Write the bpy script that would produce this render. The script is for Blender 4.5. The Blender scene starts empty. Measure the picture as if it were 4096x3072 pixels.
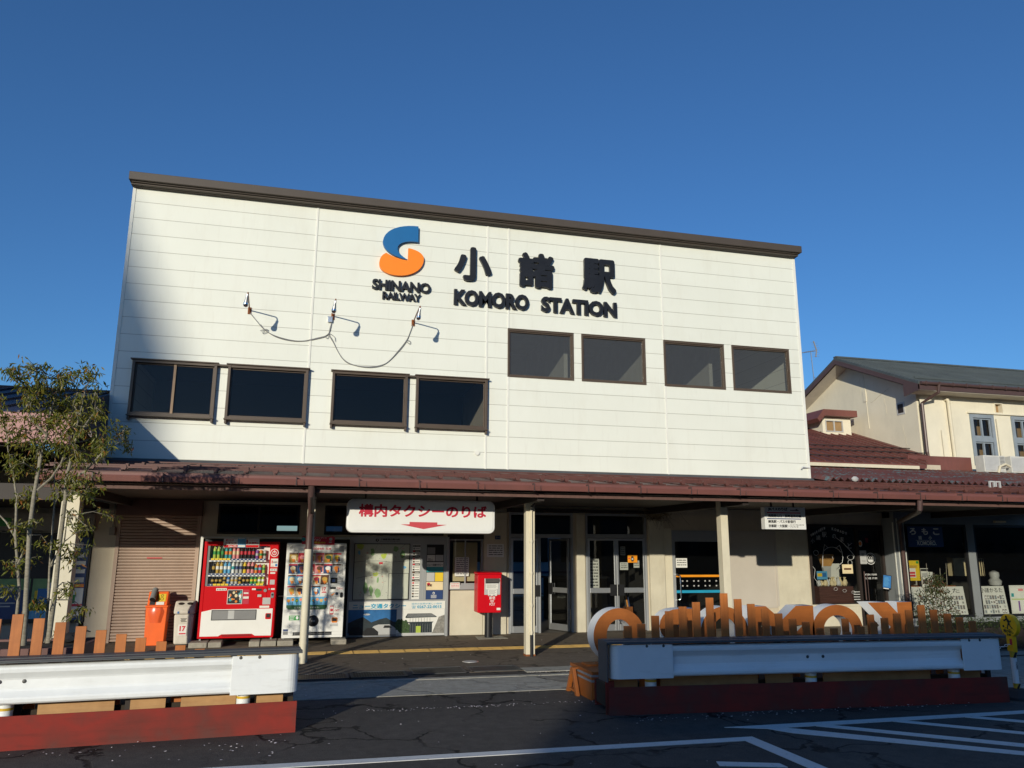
import bpy, bmesh, math, random
from mathutils import Vector, Matrix
R = math.radians
random.seed(7)
S = bpy.context.scene
COL = S.collection

# ------------------------------------------------------------------ camera, light, exposure
cam_d = bpy.data.cameras.new("camera"); cam = bpy.data.objects.new("camera", cam_d); COL.objects.link(cam)
cam_d.sensor_width = 36; cam_d.lens = 27.22; cam_d.clip_end = 2000; cam_d.clip_start = 0.05
def cam_matrix(loc, yaw, pitch, roll):
    cy, sy, cp, sp = math.cos(yaw), math.sin(yaw), math.cos(pitch), math.sin(pitch)
    f = Vector((-sy*cp, cy*cp, sp)); r = Vector((cy, sy, 0)); u = r.cross(f)
    r2 = math.cos(roll)*r + math.sin(roll)*u; u2 = -math.sin(roll)*r + math.cos(roll)*u
    m = Matrix((r2, u2, -f)).transposed().to_4x4(); m.translation = Vector(loc)
    return m
cam.matrix_world = cam_matrix((4.116, -17.096, 1.834), R(-14.318), R(11.958), R(0.252))
S.camera = cam

SUN_EL, SUN_AZ = 11.3, 29.4            # elevation; angle off the facade normal, sun behind the camera to the left
to_sun = Vector((-math.sin(R(SUN_AZ))*math.cos(R(SUN_EL)), -math.cos(R(SUN_AZ))*math.cos(R(SUN_EL)), math.sin(R(SUN_EL))))
W = bpy.data.worlds.new("World"); S.world = W; W.use_nodes = True
nt = W.node_tree; bg = nt.nodes["Background"]
sky = nt.nodes.new("ShaderNodeTexSky"); sky.sky_type = 'NISHITA'; sky.sun_disc = False
sky.sun_elevation = R(SUN_EL); sky.sun_rotation = R(180 + SUN_AZ)
sky.altitude = 700; sky.air_density = 1.1; sky.dust_density = 0.6; sky.ozone_density = 6.4
nt.links.new(sky.outputs[0], bg.inputs[0]); bg.inputs[1].default_value = 0.135
sd = bpy.data.lights.new("sun", 'SUN'); sd.energy = 3.8; sd.angle = R(0.55); sd.color = (1.0, 0.93, 0.765)
sun = bpy.data.objects.new("sun", sd); COL.objects.link(sun)
sun.rotation_euler = to_sun.to_track_quat('Z', 'Y').to_euler()
S.view_settings.view_transform = 'Standard'; S.view_settings.look = 'None'
S.view_settings.exposure = 0.0; S.view_settings.gamma = 1.0

# ------------------------------------------------------------------ materials
M = {}
def nodes(name):
    m = bpy.data.materials.new(name); m.use_nodes = True
    return m, m.node_tree, m.node_tree.nodes["Principled BSDF"]
def N(t, kind, **kw):
    n = t.nodes.new(kind)
    for k, v in kw.items(): setattr(n, k, v)
    return n
def ramp(t, fac, stops):
    r = N(t, "ShaderNodeValToRGB"); e = r.color_ramp.elements
    while len(e) < len(stops): e.new(.5)
    for i, (p, c) in enumerate(stops):
        e[i].position = p; e[i].color = (c[0], c[1], c[2], 1) if hasattr(c, '__len__') else (c, c, c, 1)
    t.links.new(fac, r.inputs[0]); return r.outputs[0]
def noise(t, co, scale, detail=4, rough=.6, stretch=None):
    n = N(t, "ShaderNodeTexNoise"); n.inputs["Scale"].default_value = scale
    n.inputs["Detail"].default_value = detail; n.inputs["Roughness"].default_value = rough
    if stretch:
        mp = N(t, "ShaderNodeMapping"); mp.inputs["Scale"].default_value = stretch
        t.links.new(co, mp.inputs[0]); co = mp.outputs[0]
    t.links.new(co, n.inputs["Vector"]); return n.outputs[0]
def mix(t, fac, a, b, mode='MIX'):
    m = N(t, "ShaderNodeMix"); m.data_type = 'RGBA'; m.blend_type = mode
    for sock, v in ((0, fac), (6, a), (7, b)):
        if hasattr(v, 'is_output'): t.links.new(v, m.inputs[sock])
        elif hasattr(v, '__len__'): m.inputs[sock].default_value = (v[0], v[1], v[2], 1)
        else: m.inputs[sock].default_value = v if sock == 0 else (v, v, v, 1)
    return m.outputs[2]
def math_(t, op, a, b=0.0):
    m = N(t, "ShaderNodeMath", operation=op)
    for i, v in enumerate((a, b)):
        if hasattr(v, 'is_output'): t.links.new(v, m.inputs[i])
        else: m.inputs[i].default_value = v
    return m.outputs[0]
def bump(t, b, h, strength, dist=.01):
    n = N(t, "ShaderNodeBump"); n.inputs["Strength"].default_value = strength; n.inputs["Distance"].default_value = dist
    t.links.new(h, n.inputs["Height"]); t.links.new(n.outputs[0], b.inputs["Normal"])
def obco(t): return N(t, "ShaderNodeTexCoord").outputs["Object"]
def mat(name, col, rough=.55, metal=0, var=.12, scale=3, bmp=0, bscale=60, stretch=None, dirt=0, dcol=(.06, .05, .04), dscale=2.2, spec=.4):
    m, t, b = nodes(name); co = obco(t)
    n = noise(t, co, scale, 5, .65, stretch)
    c = ramp(t, n, [(.25, [v*(1-var) for v in col]), (.75, [min(1, v*(1+var)) for v in col])])
    if dirt:
        d = noise(t, co, dscale, 8, .72, (1, 1, .35))
        f = ramp(t, d, [(.5, 0), (.78, dirt)])
        c = mix(t, f, c, dcol)
    t.links.new(c, b.inputs["Base Color"])
    b.inputs["Roughness"].default_value = rough; b.inputs["Metallic"].default_value = metal
    b.inputs["Specular IOR Level"].default_value = spec
    if bmp: bump(t, b, noise(t, co, bscale, 4), bmp, .006)
    M[name] = m; return m
def glass(name, tint=(.75, .78, .78), base=.05, gain=1.0, rough=0.0, dust_sheen=0.0):
    m = bpy.data.materials.new(name); m.use_nodes = True; t = m.node_tree; t.nodes.clear()
    out = N(t, "ShaderNodeOutputMaterial"); tr = N(t, "ShaderNodeBsdfTransparent"); gl = N(t, "ShaderNodeBsdfGlossy")
    tr.inputs[0].default_value = (*tint, 1); gl.inputs["Roughness"].default_value = rough
    gl.inputs["Color"].default_value = (.95, .97, 1, 1)
    fr = N(t, "ShaderNodeFresnel"); fr.inputs[0].default_value = 1.5
    f = math_(t, 'ADD', math_(t, 'MULTIPLY', fr.outputs[0], gain), base)
    ms = N(t, "ShaderNodeMixShader"); t.links.new(f, ms.inputs[0]); t.links.new(tr.outputs[0], ms.inputs[1]); t.links.new(gl.outputs[0], ms.inputs[2])
    last = ms.outputs[0]
    if dust_sheen:
        df = N(t, "ShaderNodeBsdfDiffuse"); df.inputs[0].default_value = (.5, .5, .48, 1)
        m2 = N(t, "ShaderNodeMixShader"); m2.inputs[0].default_value = dust_sheen
        t.links.new(last, m2.inputs[1]); t.links.new(df.outputs[0], m2.inputs[2]); last = m2.outputs[0]
    t.links.new(last, out.inputs[0]); M[name] = m; return m

def siding():
    m, t, b = nodes("siding"); co = obco(t)
    sp = N(t, "ShaderNodeSeparateXYZ"); t.links.new(co, sp.inputs[0])
    z = math_(t, 'DIVIDE', math_(t, 'SUBTRACT', sp.outputs[2], 9.1316-37*.37), .37)
    fr = math_(t, 'FRACT', z)
    line = ramp(t, math_(t, 'PINGPONG', z, .5), [(.0, 1), (.010, .9), (.021, 0)])
    n = noise(t, co, .55, 6, .6)
    c = ramp(t, n, [(.3, (.725, .735, .655)), (.7, (.77, .78, .70))])
    st = ramp(t, noise(t, co, 1.6, 8, .7, (1, 1, .25)), [(.52, 0), (.85, .42)])
    c = mix(t, st, c, (.60, .57, .47))
    pv = N(t, 'ShaderNodeTexWhiteNoise', noise_dimensions='2D'); cmb = N(t, 'ShaderNodeCombineXYZ')
    t.links.new(math_(t, 'FLOOR', math_(t, 'DIVIDE', sp.outputs[0], 3.99)), cmb.inputs[0]); t.links.new(math_(t, 'FLOOR', z), cmb.inputs[1]); t.links.new(cmb.outputs[0], pv.inputs['Vector'])
    c = mix(t, math_(t, 'MULTIPLY', pv.outputs[0], .085), c, (.50, .50, .44))
    drip = ramp(t, noise(t, co, 9, 3, .6, (1, 1, .12)), [(.58, 0), (.8, .20)])
    c = mix(t, drip, c, (.5, .47, .4))
    c = mix(t, math_(t, 'MULTIPLY', line, .72), c, (.22, .20, .16))
    t.links.new(c, b.inputs["Base Color"]); b.inputs["Roughness"].default_value = .55
    fine = noise(t, co, 55, 3, .5)
    hgt = math_(t, 'SUBTRACT', math_(t, 'MULTIPLY', fine, .35), line)
    bump(t, b, hgt, .35, .006); M["siding"] = m
siding()

def asphalt(name, c1, c2, crack=.0, warm=None, speck=.5):
    m, t, b = nodes(name); co = obco(t)
    big = noise(t, co, .45, 6, .65); fine = noise(t, co, 90, 3, .7); mid = noise(t, co, 7, 6, .7)
    c = ramp(t, big, [(.3, c1), (.7, c2)])
    c = mix(t, ramp(t, mid, [(.35, .75), (.7, .0)]), c, [v*.72 for v in c1])
    c = mix(t, ramp(t, fine, [(.55, 0), (.72, speck)]), c, [min(1, v*2.6+.02) for v in c2])
    h = fine
    if crack:
        warp = N(t, "ShaderNodeVectorMath", operation='ADD')
        nn = N(t, "ShaderNodeTexNoise"); nn.inputs["Scale"].default_value = 1.7; nn.inputs["Detail"].default_value = 6
        t.links.new(co, nn.inputs["Vector"]); sc = N(t, "ShaderNodeVectorMath", operation='SCALE'); sc.inputs[3].default_value = 1.3
        t.links.new(nn.outputs[1], sc.inputs[0]); t.links.new(co, warp.inputs[0]); t.links.new(sc.outputs[0], warp.inputs[1])
        v = N(t, "ShaderNodeTexVoronoi", feature='DISTANCE_TO_EDGE'); v.inputs["Scale"].default_value = .62
        t.links.new(warp.outputs[0], v.inputs["Vector"])
        msk = ramp(t, noise(t, co, .8, 3), [(.38, 0), (.50, 1)])
        ck = math_(t, 'MULTIPLY', ramp(t, v.outputs[0], [(.0, 1), (.012, .95), (.024, 0)]), msk)
        c = mix(t, math_(t, 'MULTIPLY', ck, crack), c, (.006, .006, .006))
        h = math_(t, 'SUBTRACT', fine, ck)
    t.links.new(c, b.inputs["Base Color"]); b.inputs["Roughness"].default_value = .85
    b.inputs["Specular IOR Level"].default_value = .25
    bump(t, b, h, .9, .008); M[name] = m
asphalt("road_asphalt", (.062, .056, .051), (.112, .100, .088), .95)
asphalt("walk_asphalt", (.165, .132, .098), (.225, .185, .14), .6, speck=.15)
asphalt("concrete_strip", (.37, .35, .29), (.50, .475, .40), .25, speck=.25)

def paint_line():
    m, t, b = nodes("line_paint"); co = obco(t)
    w = ramp(t, noise(t, co, 22, 8, .8), [(.34, .75), (.42, 0)])
    c = mix(t, w, (.62, .62, .60), (.10, .10, .10)); t.links.new(c, b.inputs["Base Color"]); b.inputs["Roughness"].default_value = .7
    bump(t, b, noise(t, co, 90, 3), .5, .006); M["line_paint"] = m
paint_line()
def wood(name, c1, c2, axis=2, rough=.5):
    m, t, b = nodes(name); co = obco(t); s = [34, 34, 34]; s[axis] = 1.6
    g = noise(t, co, 1.0, 6, .7, s); big = noise(t, co, 3.5, 4)
    c = ramp(t, g, [(.25, c1), (.75, c2)]); c = mix(t, ramp(t, big, [(.35, .55), (.7, 0)]), c, [v*.62 for v in c1])
    t.links.new(c, b.inputs["Base Color"]); b.inputs["Roughness"].default_value = rough
    bump(t, b, g, .15, .003); M[name] = m
wood("picket_wood", (.42, .125, .024), (.58, .195, .042), 2, .5)
wood("letter_wood", (.33, .10, .018), (.43, .135, .026), 0, .5)
wood("plywood", (.42, .22, .085), (.56, .33, .14), 0, .6)
def red_steel():
    m, t, b = nodes("rusty_red_steel"); co = obco(t)
    a = noise(t, co, 1.5, 6, .55); d = noise(t, co, 6, 8, .75, (.25, .25, 2.4))
    c = ramp(t, a, [(.34, (.105, .056, .048)), (.47, (.165, .038, .030)), (.6, (.245, .034, .026)), (.72, (.15, .042, .034))])
    c = mix(t, ramp(t, d, [(.52, 0), (.76, .6)]), c, (.09, .03, .024))
    t.links.new(c, b.inputs["Base Color"]); b.inputs["Roughness"].default_value = .75; b.inputs["Specular IOR Level"].default_value = .12; bump(t, b, d, .25, .004); M["rusty_red_steel"] = m
red_steel()
def chipped(name, col, amt=.9):
    m, t, b = nodes(name); co = obco(t)
    ch = ramp(t, noise(t, co, 17, 8, .8), [(.70, 0), (.735, amt)])
    ms = ramp(t, noise(t, co, 1.3, 3), [(.45, 0), (.57, 1)])
    c = ramp(t, noise(t, co, 2, 5), [(.3, [v*.92 for v in col]), (.7, col)])
    sc = ramp(t, noise(t, co, 5, 8, .75, (.4, 1, 3)), [(.55, 0), (.75, .30)]); c = mix(t, sc, c, (.42, .40, .36))
    c = mix(t, math_(t, 'MULTIPLY', ch, ms), c, (.06, .055, .05)); t.links.new(c, b.inputs["Base Color"]); bump(t, b, noise(t, co, 2.6, 3), .35, .03)
    b.inputs["Roughness"].default_value = .38; M[name] = m
chipped("rail_white", (.80, .82, .82))
def roof_metal(name, col, streak, patch=None, amt=.5):
    m, t, b = nodes(name); co = obco(t)
    c = ramp(t, noise(t, co, 1.2, 6, .6), [(.3, [v*.75 for v in col]), (.7, [v*1.15 for v in col])])
    s = noise(t, co, 3, 8, .75, (6, .7, .7)); c = mix(t, ramp(t, s, [(.5, 0), (.75, amt)]), c, streak)
    if patch: c = mix(t, ramp(t, noise(t, co, 2.3, 7, .75, (.55, 1.6, 1)), [(.53, 0), (.60, .8)]), c, patch)
    t.links.new(c, b.inputs["Base Color"]); b.inputs["Roughness"].default_value = .5; b.inputs["Specular IOR Level"].default_value = .35; M[name] = m
roof_metal("maroon_roof", (.175, .066, .054), (.11, .06, .05))
roof_metal("canopy_roof", (.120, .047, .038), (.075, .048, .04), None, .75)
roof_metal("corrugated_roof", (.155, .06, .048), (.09, .05, .04), (.12, .22, .23), .6)
roof_metal("slate_roof", (.075, .088, .09), (.14, .155, .15), None, .6)
roof_metal("purple_roof", (.028, .02, .034), (.05, .035, .05))
mat("gutter_paint", (.178, .068, .056), .5, var=.12, scale=1.2, dirt=.6, dcol=(.10, .05, .045))
mat("fascia_board", (.125, .066, .054), .7, var=.2, scale=2, stretch=(9, 1, .7), dirt=.5)
mat("cap_brown", (.070, .055, .044), .55, var=.08)
mat("dark_brown", (.028, .020, .017), .6)
mat("bronze_frame", (.085, .060, .042), .45, var=.15)
mat("mullion_tan", (.36, .23, .13), .45, var=.12)
mat("flashing_grey", (.075, .078, .08), .5, var=.2)
mat("batten_white", (.74, .735, .67), .55, var=.06, dirt=.25, dcol=(.5, .45, .35))
mat("beige_wall", (.56, .485, .365), .85, var=.10, scale=1.2, bmp=.25, bscale=40, dirt=.35, dcol=(.30, .24, .17))
mat("cream_stucco", (.60, .55, .425), .85, var=.10, scale=2, bmp=.35, bscale=35, dirt=.45, dcol=(.36, .30, .22))
mat("cream_paint", (.66, .60, .455), .6, var=.07, dirt=.2, dcol=(.35, .25, .15))
mat("house_wall", (.72, .665, .525), .85, var=.07, scale=1.0, bmp=.2, bscale=30, dirt=.3, dcol=(.48, .44, .36))
mat("white_wall", (.60, .585, .53), .7, var=.06, dirt=.2)
mat("pale_panel", (.50, .45, .385), .75, var=.08, scale=.9)
mat("shutter_paint", (.40, .285, .215), .5, var=.08, dirt=.25)
mat("shutter_box", (.16, .085, .062), .5)
mat("aluminium", (.52, .53, .53), .35, .75, var=.06)
mat("alu_grey", (.36, .37, .375), .45, .3, var=.06)
mat("steel", (.55, .55, .55), .3, .9, var=.1)
mat("chrome", (.8, .8, .82), .08, 1.0, var=.02)
mat("black", (.010, .010, .011), .5, var=.2)
mat("sign_black", (.013, .013, .015), .38, var=.25)
mat("rubber", (.02, .02, .022), .8)
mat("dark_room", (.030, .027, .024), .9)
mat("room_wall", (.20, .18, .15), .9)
mat("upper_room", (.30, .295, .26), .9, var=.1)
mat("room_floor", (.085, .075, .062), .5)
mat("red_enamel", (.56, .003, .008), .5, var=.05, scale=1.5, spec=.12)
mat("post_red", (.56, .004, .012), .4, var=.05, spec=.18)
mat("white_enamel", (.78, .77, .73), .4, var=.03, dirt=.12, dcol=(.4, .38, .33))
mat("white", (.78, .78, .76), .5, var=.03)
mat("sign_white", (.76, .76, .735), .4, var=.03, dirt=.12, dcol=(.5, .5, .45))
mat("paper", (.72, .71, .66), .8, var=.04)
mat("ink", (.02, .02, .022), .7)
mat("sign_red", (.50, .018, .045), .5, var=.05)
mat("arrow_red", (.55, .06, .075), .5, var=.05)
mat("letter_red", (.55, .03, .05), .5)
mat("logo_blue", (.010, .125, .33), .4, var=.05)
mat("logo_orange", (.93, .235, .012), .4, var=.03)
mat("orange_plastic", (.86, .13, .012), .45, var=.08, dirt=.2)
mat("bin_white", (.62, .575, .49), .5, var=.08, dirt=.4)
mat("blue_dark", (.02, .05, .16), .5, var=.1)
mat("blue", (.03, .16, .42), .5)
mat("sky_blue", (.12, .38, .62), .5)
mat("teal", (.04, .32, .34), .5)
mat("cyan", (.02, .30, .48), .45)
mat("stripe_orange", (.80, .29, .015), .45)
mat("yellow", (.74, .52, .03), .5, var=.06)
mat("sign_yellow", (.90, .50, .012), .45, var=.06)
mat("green", (.04, .28, .06), .5)
mat("lime", (.42, .52, .08), .4)
mat("dark_green", (.025, .10, .04), .5)
mat("pink", (.72, .27, .28), .4)
mat("purple", (.20, .07, .30), .4)
mat("brown", (.11, .045, .02), .5)
mat("orange", (.75, .22, .03), .4)
mat("cream", (.75, .62, .38), .5)
mat("gold", (.50, .32, .06), .4)
mat("grey", (.22, .22, .22), .6)
mat("light_grey", (.46, .46, .45), .5)
mat("map_paper", (.50, .52, .44), .55, var=.10, scale=3)
mat("map_green", (.20, .34, .15), .6, var=.2, scale=8)
mat("photo_sky", (.03, .14, .34), .4, var=.5, scale=1.6)
mat("photo_tree", (.035, .07, .02), .6, var=.9, scale=38)
mat("photo_dark", (.02, .03, .035), .5, var=.6, scale=7)
mat("stone", (.24, .23, .205), .9, var=.5, scale=22)
mat("concrete_block", (.33, .30, .245), .9, var=.25, scale=6, bmp=.5, dirt=.3)
mat("plate_grey", (.085, .09, .095), .55, var=.15, scale=1.2)
mat("bolt_grey", (.09, .09, .088), .5, .4)
mat("pipe_brown", (.085, .05, .045), .4, var=.15)
mat("rust", (.22, .07, .02), .85, var=.4, scale=25)
mat("tactile_yellow", (.62, .40, .12), .75, var=.25, scale=9, dirt=.35)
mat("pink_fascia", (.40, .20, .185), .55, var=.05)
mat("mauve_panel", (.20, .155, .15), .6)
mat("left_wall", (.30, .285, .25), .8)
mat("planter_brown", (.14, .065, .055), .6, var=.2)
mat("soil", (.04, .03, .022), .95)
mat("straw", (.20, .155, .09), .9, var=.3)
mat("frame_grey", (.205, .22, .225), .55, var=.06)
mat("blue_frame", (.235, .275, .315), .6, var=.15, dirt=.3, dcol=(.4, .4, .4))
mat("curtain", (.30, .19, .09), .9)
mat("soffit_white", (.55, .50, .42), .8)
mat("ac_white", (.58, .57, .52), .5, dirt=.2)
mat("drawer_wood", (.105, .045, .036), .5, var=.35, scale=3, stretch=(1, 1, 16))
mat("tan_bag", (.50, .26, .08), .6)
mat("cat_line", (.62, .62, .60), .7)
mat("tape_yellow", (.60, .38, .03), .6, var=.2)
mat("tape_grey", (.22, .25, .27), .5)
mat("clear_plastic", (.6, .6, .6), .25)
mat("train_blue", (.30, .40, .52), .5, var=.06)
mat("opp_wall", (.13, .115, .10), .9)
mat("opp_roof", (.06, .05, .055), .8)
mat("petal", (.72, .64, .62), .8)
glass("window_glass", (.74, .72, .68), .0, .6, 0, .004)
glass("sheen_glass", (.62, .64, .63), .0, .9, .06, .09)  # flat grey mixed in paints a soft pale reflection on these panes
glass("door_glass", (.72, .74, .72), .0, .9, 0, .004)
glass("vend_glass", (.95, .96, .96), .0, .7)
def bark():
    m, t, b = nodes("bark"); co = obco(t)
    n = noise(t, co, 3, 6, .7, (5, 5, 14)); c = ramp(t, n, [(.3, (.16, .14, .10)), (.7, (.33, .30, .23))])
    t.links.new(c, b.inputs["Base Color"]); b.inputs["Roughness"].default_value = .85; bump(t, b, n, .4, .005); M["bark"] = m
bark()
def leaf(name, cols):
    m, t, b = nodes(name); oi = N(t, "ShaderNodeObjectInfo"); ge = N(t, "ShaderNodeNewGeometry")
    c = ramp(t, ge.outputs["Random Per Island"], [(i/(len(cols)-1), c) for i, c in enumerate(cols)])
    t.links.new(c, b.inputs["Base Color"]); b.inputs["Roughness"].default_value = .45; b.inputs["Specular IOR Level"].default_value = .45
    tr = N(t, "ShaderNodeBsdfTranslucent"); t.links.new(c, tr.inputs[0]); ms = N(t, "ShaderNodeMixShader"); ms.inputs[0].default_value = .34
    out = t.nodes["Material Output"]; t.links.new(b.outputs[0], ms.inputs[1]); t.links.new(tr.outputs[0], ms.inputs[2]); t.links.new(ms.outputs[0], out.inputs[0])
    M[name] = m
leaf("leaf", [(.105, .14, .02), (.19, .205, .03), (.10, .13, .018), (.24, .225, .032), (.15, .17, .022), (.27, .22, .032), (.12, .145, .02), (.34, .13, .03)])
leaf("hedge_leaf", [(.030, .050, .014), (.045, .075, .020), (.035, .055, .014), (.06, .085, .022)])
leaf("nandina_leaf", [(.045, .065, .02), (.07, .09, .025), (.06, .075, .02), (.16, .045, .03)])

# ------------------------------------------------------------------ mesh helpers
class MB:
    def __init__(s): s.v = []; s.f = []; s.m = []
    def add(s, vs, fs, m=0):
        o = len(s.v); s.v += [tuple(v) for v in vs]; s.f += [[i+o for i in f] for f in fs]; s.m += [m]*len(fs); return s
    def box(s, x0, x1, y0, y1, z0, z1, m=0):
        return s.add([(x0,y0,z0),(x1,y0,z0),(x1,y1,z0),(x0,y1,z0),(x0,y0,z1),(x1,y0,z1),(x1,y1,z1),(x0,y1,z1)],
                     [(0,3,2,1),(4,5,6,7),(0,1,5,4),(1,2,6,5),(2,3,7,6),(3,0,4,7)], m)
    def prism(s, pts, a, b, axis='y', m=0, mc=None):
        n = len(pts)
        if axis == 'y': P = [(p[0], a, p[1]) for p in pts] + [(p[0], b, p[1]) for p in pts]
        elif axis == 'x': P = [(a, p[0], p[1]) for p in pts] + [(b, p[0], p[1]) for p in pts]
        else: P = [(p[0], p[1], a) for p in pts] + [(p[0], p[1], b) for p in pts]
        o = len(s.m)
        s.add(P, [list(range(n))[::-1], list(range(n, 2*n))] + [[i, (i+1) % n, n+(i+1) % n, n+i] for i in range(n)], m)
        if mc is not None: s.m[o] = mc
        return s
    def quad(s, *p, m=0): return s.add(p, [list(range(len(p)))], m)
    def rect(s, x0, x1, z0, z1, y, m=0): return s.add([(x0,y,z0),(x1,y,z0),(x1,y,z1),(x0,y,z1)], [(0,1,2,3)], m)
    def tube(s, pts, r, n=8, m=0):
        pts = [Vector(p) for p in pts]; k = len(pts)
        rs = r if hasattr(r, '__len__') else [r]*k
        V = []; F = []
        for i, p in enumerate(pts):
            d = (pts[min(i+1, k-1)] - pts[max(i-1, 0)]).normalized()
            a = d.orthogonal().normalized() if i == 0 else (pa - pa.dot(d)*d).normalized()
            pa = a; b = d.cross(a)
            for j in range(n):
                t = 2*math.pi*j/n; V.append(p + rs[i]*(math.cos(t)*a + math.sin(t)*b))
        for i in range(k-1):
            for j in range(n): F.append([i*n+j, i*n+(j+1) % n, (i+1)*n+(j+1) % n, (i+1)*n+j])
        F.append(list(range(n))[::-1]); F.append([(k-1)*n+j for j in range(n)])
        return s.add(V, F, m)
    def lathe(s, prof, cx, cy, n=16, m=0, sx=1, sy=1):
        V = []; F = []; k = len(prof)
        for r, z in prof:
            for j in range(n):
                t = 2*math.pi*j/n; V.append((cx+sx*r*math.cos(t), cy+sy*r*math.sin(t), z))
        for i in range(k-1):
            for j in range(n): F.append([i*n+j, i*n+(j+1) % n, (i+1)*n+(j+1) % n, (i+1)*n+j])
        F.append(list(range(n))[::-1]); F.append([(k-1)*n+j for j in range(n)])
        return s.add(V, F, m)
    def disc(s, cx, cz, r, y0, y1, n=28, m=0, rz=None):
        rz = rz or r
        return s.prism([(cx+r*math.cos(2*math.pi*i/n), cz+rz*math.sin(2*math.pi*i/n)) for i in range(n)], y0, y1, 'y', m)
    def ring(s, cx, cz, ro, ri, y0, y1, n=36, m=0, roz=None, riz=None):
        roz = roz or ro; riz = riz or ri; V = []; F = []
        for i in range(n):
            t = 2*math.pi*i/n; c, q = math.cos(t), math.sin(t)
            V += [(cx+ro*c, y0, cz+roz*q), (cx+ri*c, y0, cz+riz*q), (cx+ri*c, y1, cz+riz*q), (cx+ro*c, y1, cz+roz*q)]
        for i in range(n):
            a, b = 4*i, 4*((i+1) % n)
            for j in range(4): F.append([a+j, a+(j+1) % 4, b+(j+1) % 4, b+j])
        return s.add(V, F, m)
    def frame(s, x0, x1, z0, z1, w, y0, y1, m=0):
        s.box(x0, x0+w, y0, y1, z0, z1, m); s.box(x1-w, x1, y0, y1, z0, z1, m)
        s.box(x0+w, x1-w, y0, y1, z0, z0+w, m); return s.box(x0+w, x1-w, y0, y1, z1-w, z1, m)
    def xf(s, mtx, start=0):
        for i in range(start, len(s.v)): s.v[i] = tuple(mtx @ Vector(s.v[i]))
        return s
    def build(s, name, mats, parent=None, bevel=0, smooth=False, label=None):
        me = bpy.data.meshes.new(name); me.from_pydata(s.v, [], s.f)
        mats = mats if isinstance(mats, (list, tuple)) else [mats]
        for k in mats: me.materials.append(M[k])
        for p, k in zip(me.polygons, s.m): p.material_index = k
        if not name.endswith(('pane', 'glass')):
            bm = bmesh.new(); bm.from_mesh(me); bmesh.ops.recalc_face_normals(bm, faces=bm.faces); bm.to_mesh(me); bm.free()
        if smooth:
            for p in me.polygons: p.use_smooth = True
        return link(name, me, parent, bevel, label, smooth)
def link(name, me, parent=None, bevel=0, label=None, smooth=False):
    o = bpy.data.objects.new(name, me); COL.objects.link(o)
    if parent:
        o.parent = parent; q = parent; off = Vector((0, 0, 0))
        while q: off += q.location; q = q.parent
        o.location = -off
    if bevel:
        b = o.modifiers.new("bevel", 'BEVEL'); b.width = bevel; b.segments = 2; b.limit_method = 'ANGLE'; b.angle_limit = R(40)
    if smooth:
        try:
            md = o.modifiers.new("edge", 'EDGE_SPLIT'); md.split_angle = R(42)
        except Exception: pass
    if label: o['label'] = label
    return o
def tag(o, label, cat, group=None):
    o['label'] = label; o['category'] = cat
    if group: o['group'] = group
    return o
def thing(name, label, cat, loc, group=None):
    o = bpy.data.objects.new(name, None); COL.objects.link(o); o.location = loc; o.empty_display_size = .1
    return tag(o, label, cat, group)
def struct(o): o['kind'] = 'structure'; return o
def stuff(o): o['kind'] = 'stuff'; return o

def text_mesh(body, depth=0.0, bold=0.0, res=3, spacing=1.0):
    c = bpy.data.curves.new("t", 'FONT'); c.body = body; c.align_x = 'LEFT'; c.extrude = depth/2; c.offset = bold
    cjk = bold > 0 and any(ord(q) > 0x2E80 for q in body); c.offset = 0 if cjk else bold
    c.resolution_u = res; c.space_character = spacing; c.fill_mode = 'BOTH'
    o = bpy.data.objects.new("t", c); COL.objects.link(o)
    me = bpy.data.meshes.new_from_object(o.evaluated_get(bpy.context.evaluated_depsgraph_get()))
    bpy.data.objects.remove(o); bpy.data.curves.remove(c)
    if cjk:                                   # heavier strokes: the glyph repeated on a small ring
        b0 = bmesh.new()
        for i in range(9):
            n0 = len(b0.verts); b0.from_mesh(me); b0.verts.ensure_lookup_table()
            for v in b0.verts[n0:]:
                if i < 8: v.co.x += bold*math.cos(i*.785); v.co.y += bold*math.sin(i*.785)
                if depth: v.co.z *= 1-.012*(8-i)
                else: v.co.z -= .00001*i
        b0.to_mesh(me); b0.free()
    return me
def text(name, body, x0, x1, z0, z1, y, m, parent=None, depth=.004, bold=.0, mirror=False, spacing=1.0, label=None, keep=False):
    me = text_mesh(body, 1.0, bold, spacing=spacing)
    xs = [v.co.x for v in me.vertices]; ys = [v.co.y for v in me.vertices]
    ax, bx, ay, by = min(xs), max(xs), min(ys), max(ys); sx = (x1-x0)/(bx-ax); sz = (z1-z0)/(by-ay)
    if keep: sx = sz = min(sx, sz)
    for v in me.vertices:
        X = (v.co.x-ax)*sx
        v.co = Vector((x1-X if mirror else x0+X, y - (v.co.z+.5)*depth, z0+(v.co.y-ay)*sz))
    if mirror: me.flip_normals()
    me.name = name
    me.materials.clear(); me.materials.append(M[m]); return link(name, me, parent, label=label)
def add_text(mb, body, x0, x1, z0, z1, y, m, bold=0.0, depth=.0):
    me = text_mesh(body, 0.0, bold, 2)
    if not me.vertices: return
    xs = [v.co.x for v in me.vertices]; ys = [v.co.y for v in me.vertices]
    ax, bx, ay, by = min(xs), max(xs), min(ys), max(ys)
    V = [(x0+(v.co.x-ax)/(bx-ax)*(x1-x0), y, z0+(v.co.y-ay)/(by-ay)*(z1-z0)) for v in me.vertices]
    mb.add(V, [list(p.vertices) for p in me.polygons], m); bpy.data.meshes.remove(me)

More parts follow.
